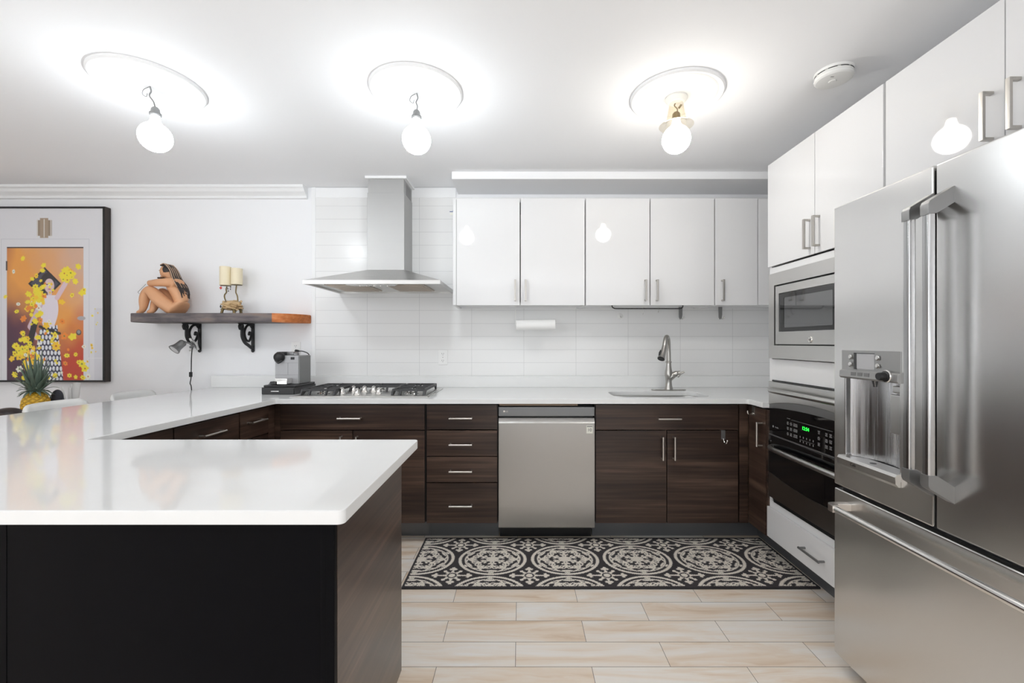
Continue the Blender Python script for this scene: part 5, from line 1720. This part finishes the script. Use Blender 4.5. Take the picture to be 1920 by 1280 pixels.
obj('flesh', bm, rind(), t, angle=80)
bm = B()
random.seed(2)
for k in range(54):
    lvl = k / 54
    a = k * 2.39996
    L_ = .10 + .13 * lvl if lvl > .25 else .09
    out_ = .78 * (1 - lvl) ** .9 + .10
    pts = []
    for q in range(7):
        s = q / 6
        rad = .012 + L_ * out_ * (s ** .9) * 1.0
        zz = pz_ + .182 + L_ * (s * (1.0 - .55 * (1 - lvl) * s)) * (.45 + .75 * lvl)
        if lvl < .35: zz -= .05 * s * s * (1 - lvl)
        pts.append(Vector((px_ + rad * math.cos(a + .1 * s), py_ + rad * math.sin(a + .1 * s), zz)))
    side = Vector((-math.sin(a), math.cos(a), 0))
    prev = None
    for q, p in enumerate(pts):
        s = q / 6
        w = .0135 * (1 - s ** 1.8) + .0006
        upv = Vector((0, 0, .0025 * (1 - s)))
        cur = [bm.verts.new(p - side * w + upv), bm.verts.new(p - upv * .4), bm.verts.new(p + side * w + upv)]
        if prev:
            bm.faces.new((prev[0], prev[1], cur[1], cur[0])); bm.faces.new((prev[1], prev[2], cur[2], cur[1]))
        prev = cur
o = obj('crown', bm, LEAF, t, angle=80)
so = o.modifiers.new('thickness', 'SOLIDIFY'); so.thickness = .0016

# umbrella-like bundle and rolled papers beside it
t = thing('storage_pot', 'dark pot holding rolled papers beside the pineapple', 'pot', (-3.10, 2.97, .75))
bm = B(); lathe(bm, [(0, .0), (.045, 0), (.052, .01), (.055, .085), (.051, .087), (.046, .012), (0, .01)], (-3.10, 2.97, .7503), 28); obj('pot', bm, BLUEGREY, t)
random.seed(9)
for k, (dx, dy, h, lean, r, lb) in enumerate(((.03, -.01, .21, .012, .019, 'thick white paper roll standing tallest beside the pineapple'), (.0, .015, .20, -.02, .008, 'thin white paper roll leaning inward in the dark pot'), (-.015, -.02, .185, -.035, .006, 'slim pale paper roll leaning towards the pineapple'), (.018, -.03, .18, -.005, .007, 'slim white paper roll at the front of the dark pot'))):
    p0 = Vector((-3.10 + dx * .6, 2.97 + dy, .763)); p1 = p0 + Vector((lean + dx * .4, 0, h))
    bm = B(); lathe(bm, [(r * .55, 0), (r, 0), (r, (p1 - p0).length), (r * .85, (p1 - p0).length), (r * .55, (p1 - p0).length - .03), (r * .55, 0)], p0, 18, p1 - p0)
    tag(obj('paper_roll', bm, PAPER, None, loc=tuple(p0)), lb, 'paper roll', 'rolled papers in the dark pot')
t = thing('folded_bag', 'dark cloth bag slumped between the pineapple and the paper rolls', 'bag', (-3.09, 2.86, .75))
bm = B(); ball(bm, (-3.09, 2.86, .838), (.045, .032, .088), 20, 14); ball(bm, (-3.075, 2.85, .885), (.030, .03, .055), 16, 10); obj('cloth', bm, BLUEGREY, t)
t = thing('leather_pouch', 'dark brown leather pouch lying behind the near end of the counter', 'pouch', (-2.93, 2.42, .75))
bm = B(); ball(bm, (-2.93, 2.40, .8065), (.10, .13, .056), 24, 14); ball(bm, (-2.90, 2.32, .795), (.08, .10, .044), 20, 12); ball(bm, (-2.92, 2.44, .845), (.06, .07, .036), 20, 12)
obj('leather', bm, LEATHER, t)
